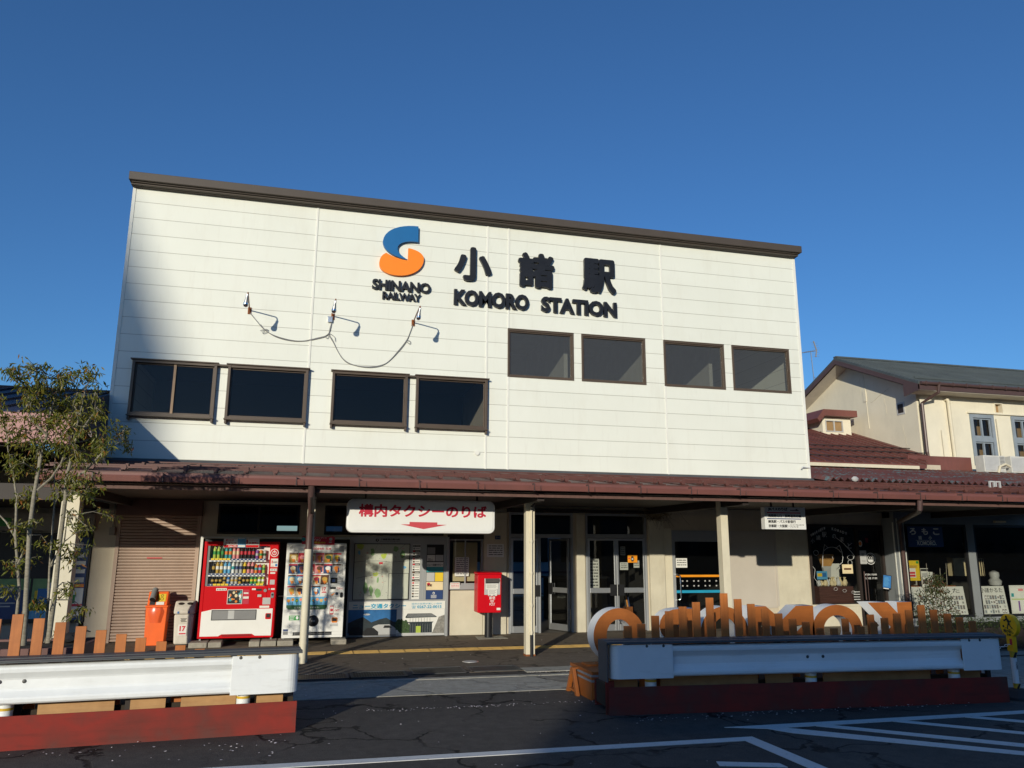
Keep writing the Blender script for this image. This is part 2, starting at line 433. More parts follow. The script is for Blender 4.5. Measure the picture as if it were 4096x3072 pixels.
# ------------------------------------------------------------------ ground, road, paths
struct(MB().box(-150, 150, -150, 120, -.5, 0).build("road", "road_asphalt"))
def sheet(name, m, pts, z):
    return struct(MB().prism(pts, z-.02, z, 'z').build(name, m))
sheet("pavement", "walk_asphalt", [(-14, -5.02), (7.5, -5.05), (15.3, -5.05), (24, -5.05), (24, 0.02), (-14, 0.02)], .006)
sheet("concrete_path", "concrete_strip", [(-14, -6.62), (7.47, -6.72), (7.9, -7.05), (8.2, -7.6), (8.2, -8.4), (24, -8.4), (24, -5.62), (-14, -5.54)], .005)
sheet("kerb", "concrete_strip", [(-14, -5.535), (24, -5.615), (24, -5.46), (-14, -5.42)], .012)
sheet("gutter_path", "concrete_strip", [(7.40, -5.22), (24, -5.22), (24, -4.86), (7.40, -4.80)], .010)
sheet("station_floor", "room_floor", [(-1, .02), (24, .02), (24, 9), (-1, 9)], .004)
mk = MB()
def line(*p): mk.prism(p, -.012, .005, 'z')
line((-3, -9.52), (8.50, -9.665), (8.345, -9.80), (-3, -9.65))
line((8.50, -9.665), (8.53, -11.6), (8.375, -11.6), (8.345, -9.80))
line((7.69, -10.42), (8.20, -10.60), (8.20, -10.73), (7.65, -10.55))
line((8.44, -9.23), (13.6, -9.25), (13.6, -9.375), (8.85, -9.39))
line((8.85, -9.395), (9.06, -9.395), (10.9, -10.98), (10.78, -11.06), (8.99, -9.62))
line((9.42, -9.40), (9.62, -9.40), (11.0, -10.6), (10.93, -10.74))
line((10.38, -9.395), (10.55, -9.395), (12.0, -10.72), (11.9, -10.80))
line((11.33, -9.395), (11.50, -9.395), (12.9, -10.62), (12.8, -10.72))
line((12.3, -9.385), (12.47, -9.385), (13.4, -10.2), (13.3, -10.28))
struct(mk.build("road_marking", "line_paint"))
tc = MB()
for i in range(36):
    x = -6.0 + i*.305*1.5
    if x > 11.6: continue
    for k in range(4): tc.box(x+.012, x+.44, -2.20-.095*k-.055, -2.20-.095*k, .004, .0125)
    tc.box(x, x+.452, -2.575, -2.19, .004, .0085)
struct(tc.build("tactile_path", "tactile_yellow", bevel=0))
st = MB()
for k in range(5): st.prism([(7.38+.05*k, -5.70-.115*k), (11, -5.72-.115*k), (11, -5.765-.115*k), (7.41+.05*k, -5.745-.115*k)], .003, .0075, 'z')
for k in range(3): st.prism([(7.48+.06*k, -6.62-.085*k), (11, -6.64-.085*k), (11, -6.68-.085*k), (7.50+.06*k, -6.66-.085*k)], .003, .0075, 'z')
struct(st.build("path_grooves", "road_asphalt"))
for gi, (x0, x1, y0, y1, n, lb) in enumerate([(3.2, 4.77, -5.24, -4.74, 46, "fine slotted drain grate beside the end of the left barrier"), (4.80, 5.61, -5.22, -4.70, 20, "drain grate next to the fine slotted one, its bars well apart"),
                         (5.70, 6.52, -5.10, -4.49, 22, "middle drain grate of the row, set a little further back"), (6.60, 7.38, -5.04, -4.52, 22, "drain grate at the far right, its edge against pale concrete")]):
    g = thing("drain_grate", lb, "drain grate", ((x0+x1)/2, (y0+y1)/2, 0), "steel grates over the roadside drain")
    MB().box(x0, x1, y0, y1, .004, .0085).build("pit", "black", g)
    f = MB().box(x0, x1, y0, y0+.025, .003, .016).box(x0, x1, y1-.025, y1, .003, .016).box(x0, x0+.03, y0, y1, .003, .0155).box(x1-.03, x1, y0, y1, .003, .0155)
    for k in range(n):
        xx = x0+.04+(x1-x0-.08)*k/(n-1); f.prism([(xx-.004, y0+.03), (xx+.004, y0+.03), (xx+.004-.03*(gi > 1), y1-.03), (xx-.004-.03*(gi > 1), y1-.03)], .009, .0145, 'z')
    f.build("bars", "flashing_grey", g)
mh = thing("manhole_cover", "small round pale metal cover set in the pavement", "manhole cover", (6.78, -3.97, 0))
MB().lathe([(.115, .004), (.115, .012), (.10, .014)], 6.78, -3.97, 28).build("lid", "light_grey", mh)
MB().lathe([(.135, .003), (.135, .0085)], 6.78, -3.97, 28).build("rim", "steel", mh)
pm = MB()
def petal(x, y, s=1.0):
    a = random.random()*6.28; r = random.uniform(.009, .017)*s; z = .016 if y > -5.6 else .011
    pm.quad(*[(x+r*math.cos(a+t)*(1 if i % 2 else .7), y+r*math.sin(a+t)*(1 if i % 2 else .7), z+random.uniform(0, .006)) for i, t in enumerate((0, 1.57, 3.14, 4.71))])
for i in range(150): petal(random.uniform(1, 8.5), random.uniform(-10.5, -5.6), .9)
for i in range(110): petal(random.gauss(6.0, .75), -7.62+random.gauss(0, .035)+.02*random.random(), 1.0)
for i in range(120): petal(random.uniform(7.6, 12.3), -8.62-.07*(random.random())-abs(random.gauss(0, .10)), 1.0)
for i in range(40): petal(random.uniform(1.2, 4), -8.75-abs(random.gauss(0, .2)), 1.0)
for i in range(40): petal(random.uniform(4.2, 10), random.uniform(-5.0, -.6), .9)
for i in range(40): petal(random.uniform(7.4, 8.1), random.uniform(-5.4, -5.25), .9)
tag(stuff(pm.build("fallen_petals", "petal")), "pale fallen petals scattered over the dark asphalt", "petals")

# ------------------------------------------------------------------ the station building
st_ = thing("station_building", "white clad two storey station building with a maroon canopy over its entrance", "building", (8, 3, 0))
def wall_cells(mb, x0, x1, z0, z1, y0, y1, holes):
    xs = sorted({x0, x1, *[h[0] for h in holes], *[h[1] for h in holes]}); zs = sorted({z0, z1, *[h[2] for h in holes], *[h[3] for h in holes]})
    ins = lambda a, b: any(h[0]-1e-6 <= a and b <= h[1]+1e-6 for h in ())
    for i in range(len(xs)-1):
        for j in range(len(zs)-1):
            cx, cz = (xs[i]+xs[i+1])/2, (zs[j]+zs[j+1])/2
            if any(h[0] < cx < h[1] and h[2] < cz < h[3] for h in holes): continue
            mb.add([(xs[i], y0, zs[j]), (xs[i+1], y0, zs[j]), (xs[i+1], y0, zs[j+1]), (xs[i], y0, zs[j+1])], [(0, 1, 2, 3)])
            mb.add([(xs[i], y1, zs[j]), (xs[i+1], y1, zs[j]), (xs[i+1], y1, zs[j+1]), (xs[i], y1, zs[j+1])], [(3, 2, 1, 0)])
    for h in holes:
        a, b, c, d = h
        mb.add([(a, y0, c), (b, y0, c), (b, y1, c), (a, y1, c)], [(0, 1, 2, 3)]); mb.add([(a, y0, d), (b, y0, d), (b, y1, d), (a, y1, d)], [(3, 2, 1, 0)])
        mb.add([(a, y0, c), (a, y1, c), (a, y1, d), (a, y0, d)], [(0, 1, 2, 3)]); mb.add([(b, y0, c), (b, y1, c), (b, y1, d), (b, y0, d)], [(3, 2, 1, 0)])
    return mb
WIN_A = [(.37, 2.02), (2.24, 3.89), (4.40, 6.05), (6.24, 7.88)]          # lower row, proud frames, z 4.46..5.62
WIN_B = [(8.38, 9.99), (10.21, 11.85), (12.36, 14.00), (14.24, 15.87)]   # upper row, z 5.74..6.885
holes = [(a+.05, b-.05, 4.50, 5.58) for a, b in WIN_A] + [(a, b, 5.745, 6.885) for a, b in WIN_B]
uw = wall_cells(MB(), 0.0, 16.25, 3.565, 9.45, 0, .14, holes)
uw.box(0, .14, .141, 6.0, 3.565, 9.45).box(16.11, 16.25, .141, 6.0, 3.565, 9.45).box(.14, 16.11, 5.86, 6.0, 3.565, 9.45)
uw.build("upper_wall", "siding", st_)
for x, a, b in ((3.885, 3.565, 9.45), (7.865, 3.565, 9.45), (8.385, 3.565, 5.74), (8.385, 6.9, 9.45), (12.365, 3.565, 5.74), (12.365, 6.9, 9.45)):
    MB().box(x-.022, x+.022, -.014, .001, a, b).build("joint_strip", "batten_white", st_, bevel=.003)
for a, b in ((-.012, .055), (16.185, 16.262)): MB().box(a, b, -.012, .001, 3.565, 9.45).build("corner_strip", "batten_white", st_, bevel=.003)

cp = MB().box(-.06, 16.32, -.27, 6.1, 9.515, 9.70).box(-.03, 16.28, -.16, -.001, 9.45, 9.487).box(-.02, 16.27, -.09, 6.05, 9.44, 9.515)
cp.box(-.02, 16.27, -.205, -.12, 9.487, 9.515)
cp.build("roof_cap", "cap_brown", st_, bevel=.012)
MB().box(.02, 16.23, -.19, -.165, 9.494, 9.503).build("cap_trim", "light_grey", st_)
MB().box(.06, 16.19, .06, 5.94, 3.40, 3.56).box(.15, 16.1, .15, 5.85, 7.5, 7.6).box(.15, 16.1, .15, 5.85, 4.05, 4.15).build("inner_floors", "upper_room", st_)
MB().box(7.98, 8.20, .15, 5.85, 4.15, 7.5).build("party_wall", "upper_room", st_)
MB().box(.16, 7.97, 3.4, 3.5, 4.16, 7.49).build("shade_screen", "black", st_); MB().box(.16, 7.97, .15, 3.4, 5.9, 6.0).build("lower_ceiling", "dark_room", st_); MB().box(.16, 7.97, .15, 3.4, 4.16, 4.2).build("lower_floor", "dark_room", st_)  # black sheet added behind the left windows so the rooms look unlit
for x in (1.5, 3.2, 5.2, 7.0): MB().lathe([(.16, 5.72), (.15, 5.75), (.02, 5.80), (.02, 5.9)], x, .55, 18).build("ceiling_lamp", "light_grey", st_, smooth=True)
ir = MB()
for x in (10.1, 12.1, 14.12): ir.box(x-.05, x+.05, .9 if x != 12.1 else .16, 5.8, 4.2, 7.45)
ir.box(8.25, 16, 4.4, 4.5, 4.2, 7.45); ir.build("inner_walls", "upper_room", st_)
for i, (a, b) in enumerate(WIN_A):
    w = MB(); w.frame(a, b, 4.46, 5.615, .055, -.11, .03); w.box(a-.035, b+.035, -.15, -.001, 5.615, 5.64)
    w.box(a-.01, b+.01, -.16, -.001, 4.435, 4.46); w.frame(a+.055, b-.055, 4.515, 5.56, .028, -.045, .0)
    for e in (a+.005, b-.045): w.box(e, e+.04, -.13, -.001, 4.36, 4.435)
    wo = w.build("window", "bronze_frame", st_, bevel=.004)
    if i == 0: MB().box((a+b)/2-.025, (a+b)/2+.025, -.075, -.046, 4.50, 5.575).build("mullion", "mullion_tan", wo)
    MB().rect(a+.05, b-.05, 4.5, 5.575, -.02).build("pane", "window_glass", wo)
    if i in (0, 2): MB().box(b-.06, WIN_A[i+1][0]+.06, -.12, -.001, 5.58, 5.612).build("window_hood", "bronze_frame", st_)
for i, (a, b) in enumerate(WIN_B):
    w = MB().frame(a-.012, b+.012, 5.735, 6.895, .04, -.018, .012).frame(a+.028, b-.028, 5.775, 6.855, .028, .012, .06).box(a-.012, b+.012, -.03, -.001, 6.896, 6.91)
    wo = w.build("window", "bronze_frame", st_, bevel=.003)
    MB().rect(a+.03, b-.03, 5.78, 6.85, .05).build("pane", "sheen_glass", wo)
fl = MB().prism([(-.09, 3.47), (-.012, 3.58), (.001, 3.58), (.001, 3.44)], -.02, 16.33, 'x'); fl.build("flashing", "flashing_grey", st_)
MB().disc(7.67, 3.935, .055, -.035, .0).build("vent_cover", "batten_white", st_)
MB().tube([(16.23, -.02, 3.84), (16.12, -.06, 3.85), (15.98, -.10, 3.85), (15.93, -.14, 3.82)], .016, 8).build("hook", "white", st_, smooth=True)

# canopy
CE = 22.5
ys = lambda y: 3.50 + (y/4.5)*.575                              # canopy roof height at depth y (y negative)
cr = MB().prism([(0, 3.50), (0, 3.36), (-4.42, 2.80), (-4.5, 2.875), (-4.5, 2.925)], .25, CE, 'x')
cro = cr.build("canopy_roof", "canopy_roof", st_)
sm = MB(); k = 0
while .45+.44*k < CE-.1:
    x = .45+.44*k; k += 1
    sm.prism([(0, 3.50), (-4.49, 2.926), (-4.49, 2.948), (0, 3.522)], x-.012, x+.012, 'x')
sm.build("roof_seams", "canopy_roof", cro)
sg = MB()
for y, h in ((-4.05, .075), (-4.28, .055), (-2.9, .06), (-1.6, .06)):
    z = ys(y)+h; sg.box(.25, CE, y-.012, y+.012, z-.012, z+.014)
k = 0
while .45+.44*k < CE-.1:
    x = .45+.44*k; k += 1; z = ys(-4.28)
    sg.prism([(x-.03, z+.09), (x+.03, z+.09), (x+.045, z+.05), (x+.02, z+.005), (x-.02, z+.005), (x-.045, z+.05)], -4.31, -4.25)
    if k % 2:
        z = ys(-4.05); sg.box(x-.02, x+.02, -4.09, -4.0, z+.01, z+.10)
        z = ys(-2.9); sg.box(x-.02, x+.02, -2.95, -2.85, z+.01, z+.09)
sg.build("snow_guard", "canopy_roof", cro)
gt = MB().prism([(-4.50, 2.905), (-4.525, 2.905), (-4.53, 2.855), (-4.635, 2.862), (-4.64, 2.852), (-4.62, 2.772), (-4.50, 2.772)], .25, CE, 'x')
gto = gt.build("gutter", "gutter_paint", st_)
gh = MB(); x = 1.0
while x < CE: gh.box(x-.007, x+.007, -4.648, -4.50, 2.762, 2.895); gh.box(x+.11, x+.116, -4.645, -4.52, 2.77, 2.86); x += .955
gh.build("gutter_brackets", "pipe_brown", gto)
MB().box(.27, CE, -4.40, -4.345, 2.675, 2.745).build("fascia", "fascia_board", st_)
MB().box(.27, CE, -4.33, -.01, 2.76, 2.775).build("soffit", "dark_brown", st_)
for x in (.6, 4.12, 7.9, 11.8, 15.6, 19.4): MB().box(x-.06, x+.06, -4.3, -.01, 2.62, 2.76).build("canopy_beam", "dark_brown", st_)
def pillar(x0, x1, y0, y1): return MB().box(x0, x1, y0, y1, 0, 2.76)
p1 = pillar(4.055, 4.185, -3.45, -3.30).build("pillar", "cream_paint", st_, bevel=.008, label="slim cream pillar with a round downpipe in front")
pipe = MB().tube([(4.10, -4.55, 2.79), (4.10, -4.50, 2.64), (4.115, -3.62, 2.42), (4.108, -3.56, 2.3), (4.105, -3.56, 1.80)], .052, 14)
pipe.build("downpipe", "pipe_brown", st_, smooth=True)
MB().tube([(4.105, -3.56, 1.80), (4.105, -3.56, 0)], .060, 16).lathe([(.066, .30), (.066, .33)], 4.105, -3.56, 16).build("pipe_sleeve", "cream_paint", st_, smooth=True)
MB().box(7.845, 8.005, -3.55, -3.40, 0, 2.76).build("pillar", "cream_paint", st_, bevel=.004, label="square cream pillar carrying a thin white conduit")
cd = MB().tube([(7.935, -3.575, 2.56), (7.935, -3.575, .36)], .021, 10)
for z in (2.50, 1.95, 1.4, .85, .40): cd.lathe([(.028, z-.02), (.028, z+.02)], 7.935, -3.575, 10); cd.box(7.90, 7.97, -3.578, -3.551, z-.006, z+.006)
cd.build("conduit", "cream_paint", st_, smooth=True)
MB().tube([(7.935, -3.575, .36), (7.935, -3.58, 0)], .026, 10).build("conduit_sleeve", "rubber", st_, smooth=True)
MB().tube([(7.935, -3.575, 2.56), (8.10, -3.9, 2.74)], .02, 8).build("conduit_bend", "dark_brown", st_)
MB().box(7.838, 8.012, -3.557, -3.393, 0, .035).build("pillar_foot", "rust", st_)
MB().box(11.73, 11.88, -3.50, -3.33, 0, 2.76).build("pillar", "cream_paint", st_, bevel=.004, label="square cream pillar rising behind the orange letters")

# ground floor wall
OPEN = [(.42, 1.94, 0, 2.47), (2.27, 3.89, 2.09, 2.70), (4.40, 6.95, 2.10, 2.70), (7.08, 7.80, 1.06, 2.0), (8.42, 9.92, 0, 2.62), (10.23, 11.73, 0, 2.62), (12.37, 13.84, 0, 2.26), (16.04, 18.2, 0.0, 2.44)]
gw = wall_cells(MB(), -.1, 18.26, 0, 3.45, 0, .14, OPEN); gw.build("ground_wall", "beige_wall", st_)
for a, b, y, z in ((11.77, 12.14, -.10, 2.5), (10.0, 10.2, -.05, 2.6), (7.84, 8.36, -.06, 2.6), (15.12, 16.0, -.012, 2.28)): MB().box(a, b, y, -.001, 0, z).build("wall_pier", "cream_stucco", st_, bevel=.006)
MB().box(7.06, 7.835, -.055, -.001, 0, .93).build("counter_wall", "cream_stucco", st_, bevel=.01)
MB().box(12.16, 12.36, -.04, -.001, 0, 2.3).build("door_pier", "cream_paint", st_, bevel=.004)
MB().box(8.37, 12.2, -.11, -.001, 2.63, 2.70).build("door_lintel", "dark_brown", st_)
bk = MB().box(-.1, 18.2, 6.0, 6.1, 0, 3.4)
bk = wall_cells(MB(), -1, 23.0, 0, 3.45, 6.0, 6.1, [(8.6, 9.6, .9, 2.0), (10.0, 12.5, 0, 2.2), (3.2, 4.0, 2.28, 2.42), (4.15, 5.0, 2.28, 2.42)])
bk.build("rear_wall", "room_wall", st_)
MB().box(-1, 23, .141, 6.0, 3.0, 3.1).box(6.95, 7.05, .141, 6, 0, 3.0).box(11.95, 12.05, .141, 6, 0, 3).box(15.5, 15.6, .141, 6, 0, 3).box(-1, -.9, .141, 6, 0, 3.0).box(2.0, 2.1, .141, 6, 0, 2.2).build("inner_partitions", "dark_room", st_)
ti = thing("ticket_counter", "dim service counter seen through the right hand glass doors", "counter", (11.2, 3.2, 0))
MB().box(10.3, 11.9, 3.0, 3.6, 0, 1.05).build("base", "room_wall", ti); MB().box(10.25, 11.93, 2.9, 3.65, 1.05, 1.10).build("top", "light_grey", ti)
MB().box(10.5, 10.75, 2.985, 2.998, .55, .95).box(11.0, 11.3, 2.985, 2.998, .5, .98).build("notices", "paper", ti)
tn = thing("train", "pale blue train standing at the platform behind the station hall", "train", (10, 11, 0))
MB().box(4, 18, 10.4, 13, .2, 3.6).build("body", "train_blue", tn, bevel=.06); MB().box(4, 18, 10.38, 10.399, .95, 1.02).build("stripe", "blue_dark", tn)
tw_ = MB()
for x in range(5, 18, 2): tw_.box(x, x+1.5, 10.38, 10.399, 1.35, 2.3)
tw_.build("windows", "black", tn)
struct(MB().box(-10, 40, 6.2, 40, .005, .02).build("platform", "walk_asphalt"))

# shutter
sh = MB(); z = .02
while z < 2.43:
    sh.prism([(.012, z), (-.012, z+.012), (-.012, z+.045), (.012, z+.056)], .47, 1.89, 'x'); z += .058
so = sh.build("shutter", "shutter_paint", st_)
for a, b in ((.40, .468), (1.89, 1.96)): MB().box(a, b, -.03, .05, 0, 2.47).build("rail", "shutter_paint", so)
MB().box(.38, 1.98, -.16, -.001, 2.44, 2.76).build("shutter_box", "shutter_box", so, bevel=.01); MB().box(1.0, 1.28, -.02, -.0135, 1.60, 1.62).build("label", "letter_red", so)
MB().box(.47, 1.89, .05, .06, 0, 2.47).build("backing", "dark_room", so)
cdl = MB().tube([(.33, -.05, 2.7), (.33, -.05, 2.2)], .014, 8).box(.28, .38, -.09, -.001, 2.05, 2.2); cdl.build("wall_conduit", "left_wall", st_)

# dark windows behind the machines
for a, b in ((2.27, 3.89), (4.40, 6.95)):
    w = MB().frame(a, b, 2.09, 2.70, .04, -.01, .06); x = a+.8
    while x < b-.2: w.box(x-.02, x+.02, .0, .05, 2.13, 2.66); x += .8
    wo = w.build("window", "dark_brown", st_); MB().rect(a+.03, b-.03, 2.1, 2.69, .03).build("pane", "door_glass", wo)
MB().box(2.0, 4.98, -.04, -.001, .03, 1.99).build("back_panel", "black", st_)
MB().box(1.985, 2.035, -.10, -.041, .75, 2.05).box(2.035, 5.0, -.075, -.041, 2.005, 2.035).box(3.56, 3.68, -.06, -.041, .84, .86).build("panel_trim", "batten_white", st_)

# doors
def alu_door(x0, x1, z0, z1, y=0.0, mid=.90, midh=.11, bot=.14, stile=.05):
    d = MB().box(x0, x0+stile, y-.02, y+.02, z0, z1).box(x1-stile, x1, y-.02, y+.02, z0, z1).box(x0+stile, x1-stile, y-.019, y+.019, z0, z0+bot)
    d.box(x0+stile, x1-stile, y-.019, y+.019, z1-.05, z1)
    if mid: d.box(x0+stile, x1-stile, y-.019, y+.019, mid-midh/2, mid+midh/2)
    return d
def surround(x0, x1, zt, zb, bars=()):
    f = MB().box(x0, x0+.045, -.03, .07, 0, zt).box(x1-.045, x1, -.03, .07, 0, zt).box(x0+.045, x1-.045, -.03, .07, zt-.05, zt).box(x0+.045, x1-.045, -.03, .07, zb, zb+.085)
    for b in bars: f.box(b-.025, b+.025, -.03, .06, 0, zb)
    return f
f = surround(8.42, 9.92, 2.62, 2.06, (9.13,)).build("door_frame", "alu_grey", st_, bevel=.003)
MB().rect(8.46, 9.88, 2.14, 2.58, .02).build("pane", "door_glass", f)
d = alu_door(8.47, 9.10, .02, 2.05).build("door", "aluminium", st_, bevel=.003); MB().rect(8.5, 9.07, .1, 2.02, .001).build("pane", "door_glass", d)
MB().box(9.0, 9.14, -.035, -.021, .78, 1.03).build("push_plate", "black", d)
mbd = alu_door(0, .68, .02, 2.05); mtx = Matrix.Translation((9.84, .04, 0)) @ Matrix.Rotation(R(114), 4, 'Z'); mbd.xf(mtx)
d = mbd.build("door", "aluminium", st_, bevel=.003, label="glass door leaf standing open into the hall"); MB().rect(.04, .64, .1, 2.02, .001).xf(mtx).build("pane", "door_glass", d)
MB().box(.53, .68, -.04, -.022, .80, 1.05).box(.53, .68, .022, .04, .80, 1.05).xf(mtx).build("push_plate", "black", d)
f = surround(10.23, 11.73, 2.62, 2.07).build("door_frame", "alu_grey", st_, bevel=.003); MB().rect(10.27, 11.69, 2.15, 2.58, .02).build("pane", "door_glass", f)
for a, b, px in ((10.275, 10.965, 10.80), (10.975, 11.685, 10.985)):
    d = alu_door(a, b, .02, 2.06).build("door", "aluminium", st_, bevel=.003); MB().rect(a+.04, b-.04, .1, 2.03, .001).build("pane", "door_glass", d)
    MB().box(px, px+.155, -.036, -.021, .78, 1.03).build("push_plate", "black", d)
f = MB().box(12.37, 12.44, -.03, .06, 0, 2.26).box(13.77, 13.84, -.03, .06, 0, 2.26).box(12.44, 13.77, -.03, .06, 2.0, 2.26).build("door_frame", "alu_grey", st_, bevel=.003)
MB().rect(12.44, 13.77, 0, 2.0, .012).build("pane", "door_glass", f)
MB().box(12.44, 13.60, -.004, .0, 1.185, 1.235).build("orange_stripe", "stripe_orange", f); MB().box(12.44, 13.60, -.004, .0, .825, .885).build("blue_stripe", "cyan", f)
sq = MB()
for x in (12.60, 12.715, 12.89, 13.005, 13.18, 13.295, 13.47):
    for z in (1.08, .97): sq.box(x, x+.035, -.003, 0, z, z+.03)
sq.build("glass_dots", "light_grey", f)
MB().tube([(12.42, -.03, 1.25), (12.42, -.10, 1.25), (12.50, -.13, 1.22), (12.505, -.13, .70), (12.42, -.10, .67), (12.42, -.03, .67)], .014, 10).build("handle", "chrome", f, smooth=True)
MB().box(13.84, 15.13, -.03, -.001, 2.03, 2.26).box(13.84, 13.9, -.028, -.001, .5, 2.03).box(15.08, 15.13, -.028, -.001, .5, 2.03).box(13.9, 15.08, -.028, -.001, .46, .52).build("panel_frame", "pale_panel", st_)
MB().box(13.9, 15.08, -.012, -.001, .52, 2.03).build("blank_panel", "pale_panel", st_)
MB().box(7.05, 7.83, -.09, -.056, .95, 1.05).frame(7.06, 7.82, 1.05, 2.02, .03, -.045, .0).box(7.42, 7.45, -.03, -.01, 1.08, 1.99).build("ticket_window", "alu_grey", st_)
MB().rect(7.08, 7.80, 1.06, 2.0, -.005).build("pane", "door_glass", st_)
MB().box(7.18, 7.72, .06, .08, 1.12, 1.95).build("window_blind", "cream", st_)
MB().box(7.04, 7.84, -.06, -.001, 2.02, 2.12).build("window_head", "dark_brown", st_)
MB().box(8.09, 8.21, -.085, -.061, 2.02, 2.10).build("number_plate", "blue_dark", st_); text("lettering", "1・1", 8.12, 8.18, 2.04, 2.08, -.086, "white", st_, .002)
sp = MB().box(8.02, 8.06, -.12, -.001, 2.72, 2.80).tube([(7.2, -.08, 2.66), (7.5, -.08, 2.55), (7.8, -.09, 2.60), (7.98, -.08, 2.70)], .008, 6); sp.build("loose_cable", "black", st_)

# ------------------------------------------------------------------ lettering on the facade
lg = thing("railway_logo", "blue and orange swirl emblem above SHINANO RAILWAY on the white wall", "sign", (5.83, -.06, 7.4))
def bez(p0, p1, p2, p3, n=10): return [tuple((1-t)**3*a+3*(1-t)**2*t*b+3*(1-t)*t*t*c+t**3*d for a, b, c, d in zip(p0, p1, p2, p3)) for t in [i/n for i in range(n)]]
blue = bez((6.18, 9.20), (5.78, 9.21), (5.40, 9.06), (5.37, 8.76)) + bez((5.37, 8.76), (5.37, 8.55), (5.60, 8.39), (5.95, 8.35)) + bez((5.95, 8.35), (5.77, 8.45), (5.68, 8.55), (5.72, 8.66)) + bez((5.72, 8.66), (5.78, 8.78), (5.95, 8.82), (6.185, 8.81))+[(6.185, 8.81)]
orng = [(5.962, 8.64)] + bez((5.962, 8.64), (6.16, 8.62), (6.33, 8.54), (6.33, 8.40)) + bez((6.33, 8.40), (6.33, 8.12), (6.02, 7.95), (5.73, 7.95)) + bez((5.73, 7.95), (5.42, 7.95), (5.31, 8.08), (5.31, 8.22)) + bez((5.31, 8.22), (5.31, 8.35), (5.37, 8.43), (5.458, 8.475)) + bez((5.458, 8.475), (5.56, 8.42), (5.75, 8.34), (5.955, 8.335)) + [(5.962, 8.34)]
MB().prism(blue, -.085, -.0, 'y').build("blue_mark", "logo_blue", lg); MB().prism(orng, -.078, -.0, 'y').build("orange_mark", "logo_orange", lg)
text("lettering", "SHINANO", 5.17, 6.51, 7.585, 7.83, -.0, "sign_black", lg, .07, .035, spacing=.93); text("lettering", "RAILWAY", 5.41, 6.29, 7.37, 7.545, -.0, "sign_black", lg, .07, .03, spacing=.93)
kn = thing("station_name_sign", "three big black kanji characters fixed high on the white wall", "sign", (9.08, -.06, 7.95))
for ch, a, b, c, d in (("小", 7.05, 7.95, 7.98, 8.82), ("諸", 8.61, 9.51, 7.95, 8.83), ("駅", 10.23, 11.11, 7.955, 8.84)):
    text("character", ch, a, b, c, d, 0, "sign_black", kn, .09, .038)
kl = thing("station_name_sign", "black KOMORO STATION letters in one line below the kanji", "sign", (9.08, -.06, 7.37))
text("word", "KOMORO", 7.06, 8.87, 7.37, 7.75, 0, "sign_black", kl, .085, .045); text("word", "STATION", 9.18, 11.11, 7.37, 7.75, 0, "sign_black", kl, .085, .045)

# ------------------------------------------------------------------ wall lamps and cables
for i, (x, z, lb) in enumerate(((2.57, 6.88, "bracket floodlight on the white wall, leftmost of the three lamps"), (4.34, 6.89, "bracket floodlight with a small metal box below it"), (6.135, 6.88, "bracket floodlight nearest to the RAILWAY lettering"))):
    l = thing("wall_lamp", lb, "lamp", (x, 0, z), "floodlights on bent brackets across the white wall")
    tip = Vector((x+.03, -1.0, z+.10))
    MB().box(x-.035, x+.035, -.02, 0, z-.09, z+.06).box(x-.012, x+.012, -.05, -.02, z-.06, z+.03).build("base_plate", "rust", l)
    MB().tube([(x, -.02, z), (x+.012, -.45, z+.05), tip+Vector((-.001, .07, .0)), tip+Vector((0, .02, -.015)), tip+Vector((0, 0, -.07))], .013, 8).build("arm", "rust", l, smooth=True)
    c = tip+Vector((-.01, 0, -.10)); h = MB()
    ax = Vector((-.10, .34, -.93)).normalized(); mt = Matrix.Translation(c) @ ax.to_track_quat('Z', 'Y').to_matrix().to_4x4()
    MB().lathe([(.014, -.05), (.024, -.03), (.027, .03), (.045, .13)], 0, 0, 16).xf(mt).build("holder", "steel", l, smooth=True)
    MB().lathe([(.045, .13), (.057, .152), (.059, .185), (.046, .215), (.016, .235)], 0, 0, 18).xf(mt).build("bulb", "chrome", l, smooth=True)
jb = thing("junction_box", "small square metal box on the wall below the middle lamp", "box", (4.29, 0, 6.77)); MB().box(4.235, 4.335, -.06, 0, 6.73, 6.85).box(4.225, 4.345, -.065, -.06, 6.842, 6.858).build("case", "steel", jb, bevel=.004)
def cable(lb, pts, extra):
    o = MB()
    def sm(p):
        out = []
        for i in range(len(p)-1):
            p0, p1, p2, p3 = p[max(i-1, 0)], p[i], p[i+1], p[min(i+2, len(p)-1)]
            for k in range(6):
                t = k/6; out.append(tuple(.5*((2*b)+(-a+c)*t+(2*a-5*b+4*c-d)*t*t+(-a+3*b-3*c+d)*t**3) for a, b, c, d in zip(p0, p1, p2, p3)))
        return out+[p[-1]]
    o.tube([(x, -.02, z) for x, z in sm(pts)], .0085, 6); o.tube([(x+.01, -.012, z+.022*math.sin(i*.25)) for i, (x, z) in enumerate(sm(pts)) if 8 < i < len(pts)*6-9], .0065, 6)
    for e in extra: o.tube([(x, -.03, z) for x, z in sm(e)], .006, 5)
    tag(o.build("electric_cable", "grey", None, smooth=True), lb, "cable")
cable("slack grey cable sagging from the first lamp to the middle lamp", [(2.58, 6.82), (2.72, 6.66), (2.92, 6.45), (3.2, 6.32), (3.62, 6.255), (4.0, 6.33), (4.26, 6.46), (4.33, 6.80)], [[(2.82, 6.43), (2.95, 6.47), (2.98, 6.42), (2.88, 6.37), (2.9, 6.44), (2.99, 6.46)], [(4.26, 6.46), (4.2, 6.4), (4.25, 6.36), (4.28, 6.45)]])
